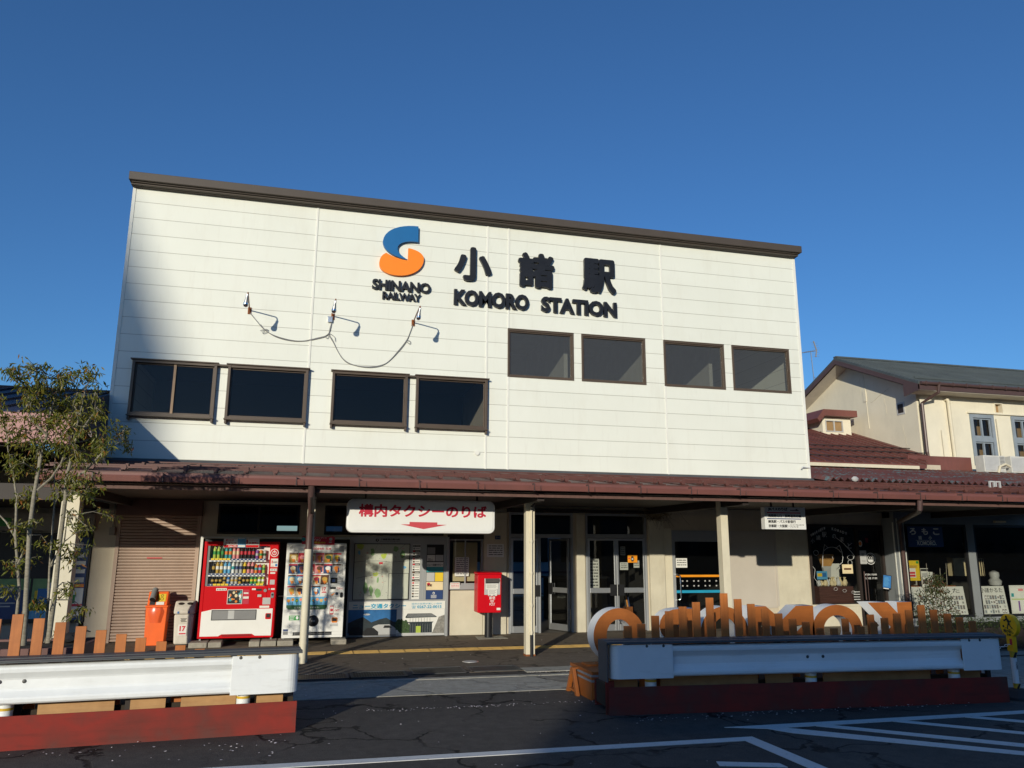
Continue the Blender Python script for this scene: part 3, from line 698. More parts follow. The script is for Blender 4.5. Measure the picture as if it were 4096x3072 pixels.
cable("long looping grey cable hanging from the middle lamp to the last lamp", [(4.335, 6.78), (4.28, 6.48), (4.39, 6.26), (4.58, 5.95), (4.82, 5.80), (5.23, 5.76), (5.56, 5.88), (5.84, 6.21), (6.0, 6.45), (6.06, 6.6), (6.13, 6.82)], [[(6.0, 6.44), (6.08, 6.42), (6.07, 6.36), (5.98, 6.42)], [(4.28, 6.48), (4.4, 6.4), (4.42, 6.3)]])

# ------------------------------------------------------------------ hanging signs
def rrect(x0, x1, z0, z1, r, n=6):
    P = []
    for cx, cz, a in ((x1-r, z1-r, 0), (x0+r, z1-r, 90), (x0+r, z0+r, 180), (x1-r, z0+r, 270)):
        P += [(cx+r*math.cos(R(a+90*i/n)), cz+r*math.sin(R(a+90*i/n))) for i in range(n+1)]
    return P
tx = thing("taxi_sign", "long rounded white hanging sign with red Japanese lettering and a red down arrow", "sign", (6, -3.4, 2.07))
MB().prism(rrect(4.705, 7.295, 2.078, 2.652, .11), -3.46, -3.26, 'y').build("box", "sign_white", tx, bevel=.02); MB().prism(rrect(4.745, 7.255, 2.115, 2.615, .085), -3.468, -3.459, 'y').build("panel", "sign_white", tx, bevel=.003)
text("lettering", "構内タクシーのりば", 4.90, 7.14, 2.345, 2.565, -3.468, "sign_red", tx, .004, .034)
MB().prism([(5.775, 2.268), (6.258, 2.265), (6.258, 2.227), (6.428, 2.225), (6.02, 2.148), (5.62, 2.225), (5.775, 2.228)], -3.472, -3.467, 'y').build("arrow", "arrow_red", tx)
MB().box(5.0, 5.03, -3.37, -3.34, 2.652, 2.79).box(6.97, 7.0, -3.37, -3.34, 2.652, 2.79).build("hangers", "dark_brown", tx)
bs = thing("bus_stop_sign", "white hanging sign listing JR bus destinations with an arrow to the right", "sign", (13.17, -3.4, 2.2))
MB().box(12.72, 13.63, -3.44, -3.30, 2.215, 2.648).build("box", "sign_white", bs, bevel=.006)
text("lettering", "JRバスのりば", 12.80, 13.23, 2.565, 2.635, -3.44, "ink", bs, .003, .03); text("lettering", "浅間登山口・高峰温泉方面", 12.79, 13.53, 2.445, 2.505, -3.44, "ink", bs, .003, .025)
text("lettering", "練馬駅・バスタ新宿行", 12.79, 13.40, 2.335, 2.395, -3.44, "ink", bs, .003, .028); text("lettering", "京都駅・大阪駅・", 12.79, 13.25, 2.25, 2.31, -3.44, "ink", bs, .003, .028)
text("lettering", "ユニバーサルスタジオ", 13.27, 13.58, 2.29, 2.315, -3.44, "ink", bs, .003, .02); text("lettering", "ジャパン 行", 13.27, 13.45, 2.25, 2.28, -3.44, "ink", bs, .003, .02)
MB().prism([(13.29, 2.592), (13.42, 2.592), (13.42, 2.617), (13.50, 2.578), (13.29, 2.578)], -3.444, -3.4395, 'y').build("arrow", "ink", bs)
MB().box(12.77, 13.52, -3.443, -3.4395, 2.525, 2.545).build("red_bar", "letter_red", bs); MB().box(12.77, 13.52, -3.443, -3.4395, 2.41, 2.428).build("purple_bar", "blue_dark", bs)
MB().box(12.9, 12.93, -3.38, -3.36, 2.648, 2.78).box(13.4, 13.43, -3.38, -3.36, 2.648, 2.78).build("hangers", "dark_brown", bs)
bn = MB()
for i in range(130):
    c = Vector((11.92, -.14, 2.63)); a = random.random()*6.28
    p = c+Vector((random.gauss(0, .16), random.gauss(-.03, .07), random.gauss(0, .07))); d = Vector((random.gauss(0, .12), random.gauss(0, .07), random.gauss(-.08, .11)))
    bn.tube([p-d, p+Vector((random.gauss(0, .02), random.gauss(0, .02), random.gauss(0, .02))), p+d], .0035, 3)
bn.lathe([(.05, 2.56), (.13, 2.62), (.15, 2.68)], 11.92, -.12, 12); tag(bn.build("bird_nest", "straw"), "ragged straw bird nest under the canopy by the glass doors", "nest")

# ------------------------------------------------------------------ red drinks machine
Yv = -.90
rv = thing("drink_vending_machine", "red drinks vending machine with a lit shelf display and white lower panel", "vending machine", (2.85, -.5, 0))
b = MB(); x0, x1, zb, zt = 2.165, 3.535, .137, 1.932
wx0, wx1, wz0, wz1 = 2.225, 3.375, 1.095, 1.852
b.box(x0, x1, Yv+.16, -.08, zb, zt); b.box(x0, wx0, Yv, Yv+.159, zb, zt).box(wx1, x1, Yv, Yv+.159, zb, zt).box(wx0, wx1, Yv, Yv+.159, wz1, zt).box(wx0, wx1, Yv, Yv+.159, zb, wz0)
b.build("body", "red_enamel", rv, bevel=.01)
MB().box(wx0, wx1, Yv+.15, Yv+.158, wz0, wz1).build("display_back", "white_enamel", rv)
MB().box(wx0, wx0+.045, Yv+.02, Yv+.149, wz0, wz1).build("display_side", "grey", rv)
MB().rect(wx0, wx1, wz0, wz1, Yv+.012).build("display_glass", "vend_glass", rv)
MB().prism([(2.29, 1.78), (2.33, 1.78), (2.35, 1.60), (2.28, 1.60)], Yv+.14, Yv+.149, 'y').prism([(3.22, 1.79), (3.30, 1.85), (3.20, 1.85)], Yv+.14, Yv+.149, 'y').build("display_art", "sky_blue", rv)
Rws = ((1.61, 1.565, 1.845), (1.335, 1.29, 1.557), (1.135, 1.085, 1.278))
for zs, zl, ztp in Rws:
    s = MB().box(wx0+.05, wx1-.07, Yv+.02, Yv+.149, zs-.012, zs); so_ = s.build("shelf", "light_grey", rv)
    MB().box(wx0+.045, wx1-.065, Yv+.008, Yv+.0195, zl-.012, zl+.012).build("button_bar", "white", so_)
    q = MB(); t_ = MB().box(wx0+.05, wx1-.07, Yv+.016, Yv+.0195, zs-.030, zs-.002, 2)
    for i in range(14):
        bx = 2.33+i*.0713; q.prism(rrect(bx-.02, bx+.02, zl-.008, zl+.008, .006, 2), Yv+.004, Yv+.0079, 'y')
        if (zs > 1.5 and i < 5) or (zs < 1.2 and (1 <= i <= 4 or i >= 12)): t_.box(bx-.03, bx+.032, Yv+.008, Yv+.0125, zs-.030, zs+.006)
        else: t_.box(bx-.012, bx+.012, Yv+.0135, Yv+.0155, zs-.024, zs-.008, 1)
    q.build("buttons", "blue_dark", so_); t_.build("price_strip", ["yellow", "paper", "blue_dark"], so_)
KINDS = {   # outline, colour, band colour, words
 'lime': ('bottle', 'lime', 'green', "lime green bottle"), 'dkgreen': ('bottle', 'dark_green', 'green', "dark green tea bottle"), 'aqua': ('bottle', 'teal', 'orange', "turquoise bottle with an orange band"),
 'pink': ('bottle', 'pink', 'cream', "pink bottle"), 'cola': ('cola', 'black', 'letter_red', "dark cola bottle with a red label"), 'purple': ('can', 'purple', 'light_grey', "purple can"), 'mixed': ('can', 'orange', 'green', "orange and green can"), 'silver': ('can', 'light_grey', 'dark_green', "pale silver can"),
 'black': ('bottle', 'black', 'gold', "black coffee bottle with a gold band"), 'latte': ('bottle', 'gold', 'white', "tan and white latte bottle"), 'water': ('bottle', 'sky_blue', 'white', "clear blue water bottle"), 'clear': ('bottle', 'white', 'teal', "clear white water bottle"), 'sport': ('bottle', 'light_grey', 'blue_dark', "pale sports drink bottle with a navy top band"),
 'yellow': ('bottle', 'yellow', 'black', "yellow bottle with a black band"), 'peach': ('bottle', 'pink', 'black', "pink bottle with a black band"), 'orange': ('bottle', 'orange', 'teal', "orange juice bottle"), 'red': ('bottle', 'letter_red', 'sky_blue', "red and blue juice bottle"),
 'bcan': ('bcan', 'black', 'gold', "black coffee can"), 'gcan': ('bcan', 'gold', 'black', "gold coffee can"), 'blcan': ('bcan', 'blue', 'light_grey', "blue coffee can"), 'lcan': ('bcan', 'light_grey', 'gold', "pale latte can"), 'gtea': ('bcan', 'green', 'yellow', "small green tea bottle"), 'ltea': ('bcan', 'lime', 'white', "small light green tea bottle")}
ROWS = [["lime", "lime", "dkgreen", "aqua", "aqua", "pink", "pink", "cola", "cola", "cola", "cola", "purple", "mixed", "silver"],
        ["black", "latte", "latte", "water", "water", "clear", "sport", "sport", "yellow", "peach", "peach", "orange", "red", "lime"],
        ["bcan", "bcan", "bcan", "gcan", "blcan", "lcan", "lcan", "gcan", "bcan", "bcan", "gtea", "gtea", "ltea", "ltea"]]
WHERE = ("top", "middle", "bottom")
protos = {}
for r, row in enumerate(ROWS):
    z0, _, z1 = Rws[r]; h = z1-z0-.01
    for i, kd in enumerate(row):
        shp, c1, c2, words = KINDS[kd]; hh = h*(.72 if shp == 'can' and r == 0 else .8 if r == 1 and i > 10 else 1)
        key = (kd, round(hh, 3))
        if key not in protos:
            w = .0285; P = MB()
            if shp == 'can': P.lathe([(w*.85, 0), (w, .01), (w, hh*.93), (w*.8, hh)], 0, 0, 14)
            elif shp == 'bcan': P.lathe([(w*.9, 0), (w, .01), (w, hh*.72), (w*.62, hh*.86), (w*.62, hh)], 0, 0, 14)
            elif shp == 'cola': P.lathe([(w*.85, 0), (w, .015), (w*.86, hh*.3), (w, hh*.52), (w*.9, hh*.7), (w*.45, hh*.88), (w*.45, hh)], 0, 0, 14)
            else: P.lathe([(w*.9, 0), (w, .012), (w, hh*.75), (w*.55, hh*.90), (w*.5, hh)], 0, 0, 14)
            P.lathe([(w*1.02, hh*.34), (w*1.02, hh*.62)], 0, 0, 14, 1); o = P.build("drink_bottle", [c1, c2], None, smooth=True); protos[key] = o; me = o
        else:
            o = protos[key].copy(); COL.objects.link(o)
        o.location = (2.352+i*.0713, Yv+.085, z0)
        tag(o, "%s in the %s row of the machine" % (words, WHERE[r]), "drink", "drinks in the %s row, %s" % (WHERE[r], words))
        if kd in ('bcan', 'gcan') and r == 2:
            o['label'] = {"bcan": ("black coffee can at the left of the bottom row" if i < 3 else "black can right of centre, bottom row"), "gcan": ("gold coffee can fourth in the bottom row" if i < 6 else "gold coffee can between latte and black cans")}[kd]
            o['group'] = "drinks in the bottom row, %s %s" % (words, 'left' if i < 6 else 'middle')
ts = MB().box(2.508, 3.165, Yv-.012, Yv-.001, 1.822, 1.99); so_ = ts.build("topper_sign", "paper", rv)
MB().box(2.515, 3.158, Yv-.015, Yv-.0125, 1.825, 1.868).build("red_band", "red_enamel", so_); MB().box(2.768, 2.914, Yv-.022, Yv-.0125, 1.822, 2.004).build("centre_card", "sky_blue", so_)
MB().box(2.778, 2.904, Yv-.025, Yv-.0222, 1.83, 1.868).box(2.778, 2.904, Yv-.025, Yv-.0222, 1.985, 2.0).build("card_band", "paper", so_)
text("lettering", "買うたび", 2.545, 2.69, 1.935, 1.975, Yv-.0125, "letter_red", so_, .002, .03); text("lettering", "スタンプ", 2.535, 2.74, 1.88, 1.925, Yv-.0125, "letter_red", so_, .002, .03)
text("lettering", "1", 2.925, 2.955, 1.885, 1.968, Yv-.0125, "letter_red", so_, .002, .03); text("lettering", "本無料!", 2.965, 3.15, 1.885, 1.93, Yv-.0125, "letter_red", so_, .002, .03); text("lettering", "15スタンプで", 2.97, 3.15, 1.945, 1.965, Yv-.0125, "letter_red", so_, .002, .015)
text("lettering", "Coke ON", 2.60, 2.745, 1.832, 1.862, Yv-.0155, "white", so_, .002, .02)
eb = MB().disc(3.462, 1.721, .078, Yv-.006, Yv-.0005, 36).build("round_emblem", "sign_white", rv)
MB().disc(3.462, 1.721, .066, Yv-.0085, Yv-.0055, 36).build("emblem_field", "red_enamel", eb)
MB().ring(3.462, 1.717, .040, .028, Yv-.011, Yv-.0082).build("emblem_ring", "sign_white", eb); MB().box(3.457, 3.468, Yv-.0125, Yv-.0082, 1.712, 1.775).build("emblem_bar", "sign_white", eb)
for a, b_, c, d in ((3.405, 3.538, 1.45, 1.61), (3.40, 3.53, 1.373, 1.42), (3.408, 3.50, 1.322, 1.352), (2.44, 2.63, 1.013, 1.058), (3.09, 3.16, 1.02, 1.05), (3.44, 3.51, 1.02, 1.05), (3.25, 3.43, .685, .725)): MB().box(a, b_, Yv-.004, Yv-.0005, c, d).build("sticker", "paper", rv)
stx = MB(); add_text(stx, "1", 3.42, 3.44, 1.52, 1.575, Yv-.0045, 0, .03); add_text(stx, "本無料!", 3.447, 3.53, 1.525, 1.56, Yv-.0045, 0, .02); stx.rect(3.49, 3.53, 1.465, 1.51, Yv-.0045, 1).rect(3.415, 3.47, 1.462, 1.47, Yv-.0045, 0)
for k in range(6): stx.rect(2.46+.028*k, 2.472+.028*k, 1.022, 1.045, Yv-.0045, 2)
for k in range(4): stx.rect(3.415+.03*k, 3.43+.03*k, 1.385, 1.405, Yv-.0045, 2)
stx.build("sticker_print", ["letter_red", "blue", "ink"], rv)
MB().box(3.412, 3.50, Yv-.004, Yv-.0005, 1.12, 1.21).build("grey_plate", "light_grey", rv); MB().box(3.30, 3.445, Yv-.004, Yv-.0005, .748, .875).build("grey_plate", "light_grey", rv)
po = MB().box(2.651, 2.925, Yv-.005, Yv-.0005, .763, 1.03).build("photo_poster", "ink", rv)
pa = MB(); rr = random.Random(3)
for k in range(26):
    cx, cz = rr.uniform(2.68, 2.9), rr.uniform(.80, 1.0); pa.disc(cx, cz, rr.uniform(.008, .03), Yv-.0062-.0002*k, Yv-.0052, 9, rr.randrange(5), rr.uniform(.012, .035))
pa.build("poster_art", ["cream", "white", "orange", "teal", "dark_brown"], po)
MB().frame(2.651, 2.925, .763, 1.03, .009, Yv-.014, Yv-.0051).build("poster_border", "paper", po)
MB().box(2.935, 3.048, Yv-.0045, Yv-.0005, .76, 1.03).box(2.94, 3.04, Yv-.006, -.9045, .86, .90, 1).box(2.945, 3.03, Yv-.006, -.9045, .95, .975, 1).build("red_poster", ["sign_red", "paper"], rv)
cm = MB().ring(3.236, .918, .062, .05, Yv-.010, Yv-.0005).ring(3.334, 1.008, .044, .034, Yv-.010, Yv-.0005).ring(3.407, 1.035, .028, .02, Yv-.010, Yv-.0005); cm.build("coin_rings", "red_enamel", rv)
MB().box(3.165, 3.27, Yv-.006, Yv-.0005, 1.003, 1.043).build("readout", "black", rv); MB().box(3.20, 3.272, Yv-.012, Yv-.0005, .89, .935).build("note_slot", "light_grey", rv)
MB().disc(3.335, 1.008, .03, Yv-.012, Yv-.0005).disc(3.407, 1.035, .017, Yv-.016, Yv-.0005).build("coin_slot", "steel", rv)
MB().prism(rrect(3.445, 3.503, .868, .975, .026), Yv-.012, Yv-.0005, 'y').build("lock_plate", "steel", rv); MB().disc(3.474, .93, .02, Yv-.02, Yv-.0122).build("lock", "black", rv)
pw = [(2.209, .178), (2.54, .178), (2.60, .212), (3.14, .212), (3.20, .176), (3.494, .173), (3.500, .672), (2.40, .668), (2.209, .625)]
MB().prism(pw, Yv-.012, Yv-.0005, 'y').build("white_panel", "white_enamel", rv, bevel=.003)
tr = MB().frame(2.39, 3.203, .468, .657, .012, Yv-.018, Yv-.0125).build("delivery_tray", "black", rv)
MB().box(2.402, 3.191, Yv-.0155, Yv-.0125, .48, .645).build("tray_flap", "grey", tr); MB().box(2.69, 2.80, Yv-.018, Yv-.0157, .49, .645).build("tray_label", "light_grey", tr)
MB().prism(rrect(3.37, 3.476, .475, .586, .018), Yv-.016, Yv-.0125, 'y').build("coin_return", "red_enamel", rv); MB().prism(rrect(3.388, 3.458, .505, .575, .014), Yv-.019, Yv-.0162, 'y').build("coin_cup", "black", rv)
vn = MB()
for k in range(34): vn.box(2.61+k*.0158, 2.616+k*.0158, Yv-.004, Yv-.0005, .166, .205)
vn.build("vent_slots", "black", rv)
MB().box(2.2, 2.23, -.86, -.82, .1, .137).box(3.48, 3.51, -.86, -.82, .1, .137).box(2.2, 2.23, -.2, -.16, .1, .137).box(3.48, 3.51, -.2, -.16, .1, .137).build("feet", "steel", rv)

# ------------------------------------------------------------------ white ice cream machine
Yi = -.95
iv = thing("ice_vending_machine", "white ice cream vending machine with rows of picture cards and a black round hatch", "vending machine", (4.26, -.5, 0))
MB().box(3.69, 4.838, Yi+.012, -.1, .118, 1.912).box(3.69, 4.838, Yi, Yi+.0115, .62, 1.912).box(3.69, 4.838, Yi, Yi+.0115, .225, .6195).box(3.69, 3.90, Yi, Yi+.0115, .165, .2245).box(4.63, 4.838, Yi, Yi+.0115, .165, .2245).box(3.69, 4.838, Yi, Yi+.0115, .118, .1645).build("body", "white_enamel", iv, bevel=.006)
MB().box(3.88, 4.65, Yi+.005, Yi+.0118, .165, .2245).build("grille", "black", iv)
gb = MB()
for k in range(5): gb.box(3.93+.14*k, 3.945+.14*k, Yi, Yi+.0048, .17, .22)
gb.box(3.9, 4.63, Yi, Yi+.0049, .19, .198).build("grille_bars", "grey", iv)
win = [(3.74+.05, 1.866), (4.785, 1.862), (4.788, 1.30), (4.522, 1.29), (4.522, .69), (4.48, .64), (3.79, .64), (3.742, .69), (3.742, 1.82)]
MB().prism(win, Yi-.006, Yi-.0005, 'y').build("display_frame", "light_grey", iv)
MB().box(3.80, 4.70, Yi-.010, Yi-.0062, 1.765, 1.848).build("header", "white", iv); text("lettering", "seventeen ice", 4.02, 4.54, 1.782, 1.838, Yi-.0102, "sign_red", iv, .003, .02)
for zz in (1.745, 1.522, 1.312, 1.105, .90): MB().box(3.745, 4.78 if zz > 1.25 else 4.52, Yi-.016, Yi-.0062, zz-.012, zz+.006).build("card_rail", "white", iv)
cards = [(1.535, [("gold", "cream"), ("letter_red", "pink"), ("cream", "orange"), ("pink", "orange"), ("gold", "dark_green"), ("light_grey", "yellow")]), (1.325, [("blue_dark", "cream"), ("blue", "pink"), ("letter_red", "cream"), ("pink", "brown"), ("blue_dark", "white"), ("light_grey", "orange")]),
         (1.118, [("sky_blue", "cream"), ("sky_blue", "white"), ("light_grey", "pink"), ("cream", "letter_red"), ("brown", "gold")]), (.912, [("light_grey", "gold"), ("cream", "brown"), ("white", "orange"), ("sky_blue", "white"), ("paper", "paper")])]
for r, (z, row) in enumerate(cards):
    n = len(row); W_ = 1.0 if n == 6 else .775
    for i, (bgc, ic) in enumerate(row):
        a = 3.752+i*W_/n; bx = a+W_/n-.008; hh = .185; cx = (a+bx)/2
        c = MB().box(a, bx, Yi-.0095, Yi-.0062, z, z+hh)
        if not (r == 3 and i == 4):
            c.prism([(cx-.045, z+.085), (cx+.045, z+.085), (cx+.012, z+.012), (cx-.008, z+.012)], Yi-.0125, Yi-.0096, 'y', 2); c.disc(cx, z+.105, .052, Yi-.0135, Yi-.0096, 14, 1, .038)
            c.box(a, bx, Yi-.0115, Yi-.0096, z+hh-.03, z+hh, 3 if (i+r) % 2 else 4); c.disc(bx-.022, z+.022, .016, Yi-.0145, Yi-.0096, 12, 5); c.prism([(cx+.03, z+.02), (cx+.055, z+.03), (cx+.04, z+.12), (cx+.02, z+.11)], Yi-.0150, Yi-.0096, 'y', 6 if (i % 2) else 1)
        co_ = c.build("product_card", [bgc, ic, "orange", "letter_red", "brown", "white", "blue_dark"], iv)
        if r == 3 and i == 4: text("lettering", "17", cx-.035, cx+.035, z+.085, z+.155, Yi-.0097, "letter_red", co_, .002, .05); MB().box(cx-.045, cx+.045, Yi-.0115, Yi-.0096, z+.045, z+.062).box(cx-.03, cx+.03, Yi-.0115, Yi-.0096, z+.068, z+.076).build("underline", "letter_red", co_)
bn_ = MB().box(3.75, 4.515, Yi-.0095, Yi-.0062, .73, .885); bo = bn_.build("picture_band", "sky_blue", iv); MB().prism([(3.75, .732), (3.75, .69), (3.79, .648), (4.48, .648), (4.515, .69), (4.515, .732)], Yi-.0098, Yi-.0062, 'y').build("green_band", "dark_green", bo)
ba = MB()
for k, (c, q) in enumerate(((0, 1), (0, 2), (2, 1), (3, 0), (1, 0), (4, 1), (5, 0), (3, 1), (1, 3), (0, 5))):
    cx = 3.785+.077*k; ba.disc(cx, .815+.02*(k % 2), .03, Yi-.0125, Yi-.0096, 12, c); ba.box(cx-.004, cx+.004, Yi-.0120, Yi-.0096, .745, .80, 6); ba.disc(cx, .815+.02*(k % 2), .014, Yi-.0145, Yi-.0124, 10, q)
ba.build("treat_pictures", ["orange", "yellow", "green", "pink", "purple", "teal", "dark_brown"], bo); text("lettering", "じぶんの好きを選ぼう。", 3.90, 4.38, .668, .70, Yi-.0099, "white", bo, .002, .01)
MB().lathe([(.108, 0), (.105, .012), (.09, .03), (.05, .04)], 0, 0, 32).xf(Matrix.Translation((4.263, Yi-.0005, .431)) @ Matrix.Rotation(R(90), 4, 'X')).build("round_hatch", "sign_black", iv, smooth=True)
MB().box(4.23, 4.30, Yi-.044, Yi-.0405, .42, .445).build("hatch_label", "grey", iv)
pn = MB().prism(rrect(4.56, 4.69, 1.135, 1.247, .015), Yi-.012, Yi-.0005, 'y', 0).box(4.585, 4.645, Yi-.014, Yi-.0122, 1.165, 1.215, 1).box(4.702, 4.796, Yi-.008, Yi-.0005, 1.16, 1.235, 2).box(4.557, 4.667, Yi-.006, Yi-.0005, 1.028, 1.065, 0).prism(rrect(4.555, 4.735, .878, .972, .02), Yi-.01, Yi-.0005, 'y', 2).disc(4.69, .94, .03, Yi-.016, Yi-.0102, 18, 3).prism(rrect(4.755, 4.808, .862, .965, .024), Yi-.012, Yi-.0005, 'y', 0).prism([(4.575, .915), (4.64, .955), (4.65, .945), (4.6, .90)], Yi-.014, Yi-.0102, 'y', 4)
pn.build("payment_panel", ["black", "blue_dark", "light_grey", "chrome", "orange"], iv)
text("lettering", "Glico", 4.69, 4.80, 1.02, 1.06, Yi-.0005, "sign_red", iv, .003, .0)
gp = MB().box(4.555, 4.775, Yi-.005, Yi-.0005, .517, .732).build("app_notice", "paper", iv); ga = MB().prism(rrect(4.572, 4.645, .545, .712, .012), Yi-.0075, Yi-.0052, 'y', 1).prism(rrect(4.579, 4.638, .57, .695, .006), Yi-.009, Yi-.0076, 'y', 0).disc(4.609, .632, .026, Yi-.011, Yi-.0091, 16, 1)
add_text(ga, "アイス", 4.665, 4.76, .665, .695, Yi-.0054, 1, .02); add_text(ga, "GET", 4.665, 4.76, .605, .64, Yi-.0054, 1, .03); ga.rect(4.665, 4.75, .535, .575, Yi-.0054, 2); ga.build("notice_print", ["paper", "letter_red", "light_grey"], gp)
MB().prism(rrect(4.618, 4.726, .392, .492, .02), Yi-.012, Yi-.0005, 'y', 1).box(4.628, 4.716, Yi-.014, Yi-.0122, .42, .475, 0).build("coin_cup", ["black", "orange"], iv)
for a, b_, c, d, m_ in ((3.813, 4.012, .555, .603, "light_grey"), (4.595, 4.74, .325, .378, "light_grey"), (3.716, 3.807, .25, .285, "blue_dark"), (3.716, 3.807, .183, .245, "grey")): MB().box(a, b_, Yi-.004, Yi-.0005, c, d).build("sticker", m_, iv)
dz = MB().box(3.811, 4.007, Yi-.004, Yi-.0005, .448, .537, 0)
for k in range(3): dz.rect(3.825, 3.92-.01*k, .515-.026*k, .525-.026*k, Yi-.0045, 1)
dz.disc(3.965, .495, .025, Yi-.006, Yi-.0042, 12, 1, .032); dz.build("green_sticker", ["green", "white", "light_grey", "blue_dark", "grey"], iv)
tb = MB().prism([(3.97, 1.89), (4.60, 1.878), (4.60, 2.03), (3.97, 2.045)], Yi-.012, Yi-.002, 'y'); to = tb.build("topper_banner", "sign_red", iv)
text("lettering", "セブンティーンアイス", 4.06, 4.44, 1.998, 2.028, Yi-.0125, "white", to, .002, .01); text("lettering", "アプリ", 4.18, 4.32, 1.95, 1.99, Yi-.0125, "white", to, .002, .03); text("lettering", "会員募集中!!", 4.08, 4.42, 1.90, 1.942, Yi-.0125, "yellow", to, .002, .03)
MB().prism([(4.46, 1.885), (4.55, 1.895), (4.575, 2.05), (4.485, 2.04)], Yi-.020, Yi-.0125, 'y', 0).disc(4.52, 1.99, .03, Yi-.0225, Yi-.0202, 14, 1).box(4.49, 4.54, Yi-.0225, Yi-.0202, 1.92, 1.94, 1).disc(4.0, 1.985, .04, Yi-.016, Yi-.0125, 14, 2).build("banner_art", ["letter_red", "light_grey", "teal"], to)
MB().box(3.71, 3.74, -.9, -.86, .09, .118).box(4.79, 4.82, -.9, -.86, .09, .118).build("feet", "steel", iv)
MB().box(3.69, 4.838, Yi+.02, -.2, 1.9125, 1.93).build("top_cover", "black", iv)
blocks = [(2.06, 2.38, "pale concrete block under the outer corner of the red machine"), (2.40, 2.63, "short concrete block beside the first one under the red machine"), (3.12, 3.31, "small concrete block under the inner corner of the red machine"), (3.33, 3.61, "concrete block in the middle of the row of three"), (3.63, 3.92, "concrete block with a recessed face under the white machine's near corner"), (4.62, 4.91, "concrete block under the white machine nearest the map board")]
for a, b_, lb in blocks:
    c = thing("concrete_block", lb, "block", ((a+b_)/2, -1.0, 0), "concrete blocks supporting the vending machines")
    MB().box(a, b_, -1.17, -.72, 0, .098).build("block", "concrete_block", c, bevel=.012)
    if b_-a > .25: MB().frame(a+.06, b_-.06, .028, .072, .008, -1.176, -1.169).build("moulding", "concrete_block", c)

# ------------------------------------------------------------------ bins
ob = thing("recycling_bin", "bright orange recycling bin with a grey bottle chute on its lid", "bin", (1.40, -.45, 0))
def taper(mb, x0, x1, y0, y1, z0, z1, t, m=0): return mb.add([(x0+t,y0+t,z0),(x1-t,y0+t,z0),(x1-t,y1-t,z0),(x0+t,y1-t,z0),(x0,y0,z1),(x1,y0,z1),(x1,y1,z1),(x0,y1,z1)], [(0,3,2,1),(4,5,6,7),(0,1,5,4),(1,2,6,5),(2,3,7,6),(3,0,4,7)], m)
taper(MB(), 1.18, 1.56, -.62, -.30, 0, .70, .02).build("body", "orange_plastic", ob, bevel=.012)
MB().box(1.165, 1.575, -.635, -.285, .70, .735).prism([(-.61, .735), (-.31, .735), (-.36, .985), (-.50, .985)], 1.195, 1.545, 'x').build("lid", "orange_plastic", ob, bevel=.012)
MB().tube([(1.29, -.68, .85), (1.295, -.46, 1.02)], .055, 16).build("chute", "grey", ob, smooth=True); MB().tube([(1.2895, -.69, .8425), (1.29, -.679, .852)], .045, 14).build("chute_mouth", "black", ob)
mt = Matrix.Translation((0, -.613, .735)) @ Matrix.Rotation(R(-24), 4, 'X')
lb_ = MB().box(1.37, 1.51, -.006, -.001, .075, .225, 0).box(1.35, 1.49, -.006, -.001, .01, .068, 1).box(1.235, 1.33, -.004, -.001, .01, .10, 2).ring(1.44, .125, .03, .022, -.009, -.0062, 18, 2).ring(1.44, .19, .026, .018, -.009, -.0062, 6, 2).xf(mt)
lb_.build("labels", ["yellow", "paper", "ink"], ob)
bg_ = MB(); zz = [(.212, .70), (.235, .62), (.215, .50), (.205, .42)]
bg_.lathe([(r*1.0, z) for r, z in zz], 1.37, -.46, 26, 0, 1, .86)
glass("bag_plastic", (.93, .90, .88), .02, .5, .25); bo2 = bg_.build("bag_skirt", "bag_plastic", ob, smooth=True)
wb = thing("bottle_bin", "grubby white plastic bottle bin with a domed lid and a red 17 label", "bin", (1.86, -.35, 0))
taper(MB(), 1.675, 2.045, -.53, -.22, 0, .56, .025).build("body", "bin_white", wb, bevel=.035)
MB().prism([(-.545, .56), (-.205, .56), (-.205, .70), (-.27, .80), (-.40, .80), (-.50, .70), (-.545, .63)], 1.665, 2.055, 'x').build("lid", "bin_white", wb, bevel=.03)
MB().disc(0, 0, .055, -.004, .0, 18, 0, .03).xf(Matrix.Translation((1.78, -.458, .752)) @ Matrix.Rotation(R(-44), 4, 'X')).build("holes", "dark_brown", wb)
hb = MB().disc(0, 0, .055, -.004, .0, 18, 0, .03).xf(Matrix.Translation((1.94, -.458, .752)) @ Matrix.Rotation(R(-44), 4, 'X')); hb.build("holes", "dark_brown", wb)
wl = MB().box(1.77, 1.93, -.526, -.521, .17, .37); wlo = wl.build("label", "paper", wb); text("lettering", "17", 1.795, 1.905, .245, .345, -.5265, "letter_red", wlo, .002, .05); MB().box(1.79, 1.91, -.529, -.5262, .19, .215).build("label_band", "letter_red", wlo)
wt = MB(); [wt.rect(1.80+.01*(k % 2), 1.91-.012*(k % 3), .475-.018*k, .484-.018*k, -.5335, 0) for k in range(4)]; wt.build("small_print", "ink", wb); MB().box(1.735, 1.765, -.552, -.546, .575, .615).box(1.925, 1.955, -.552, -.546, .575, .615).build("clips", "blue", wb)

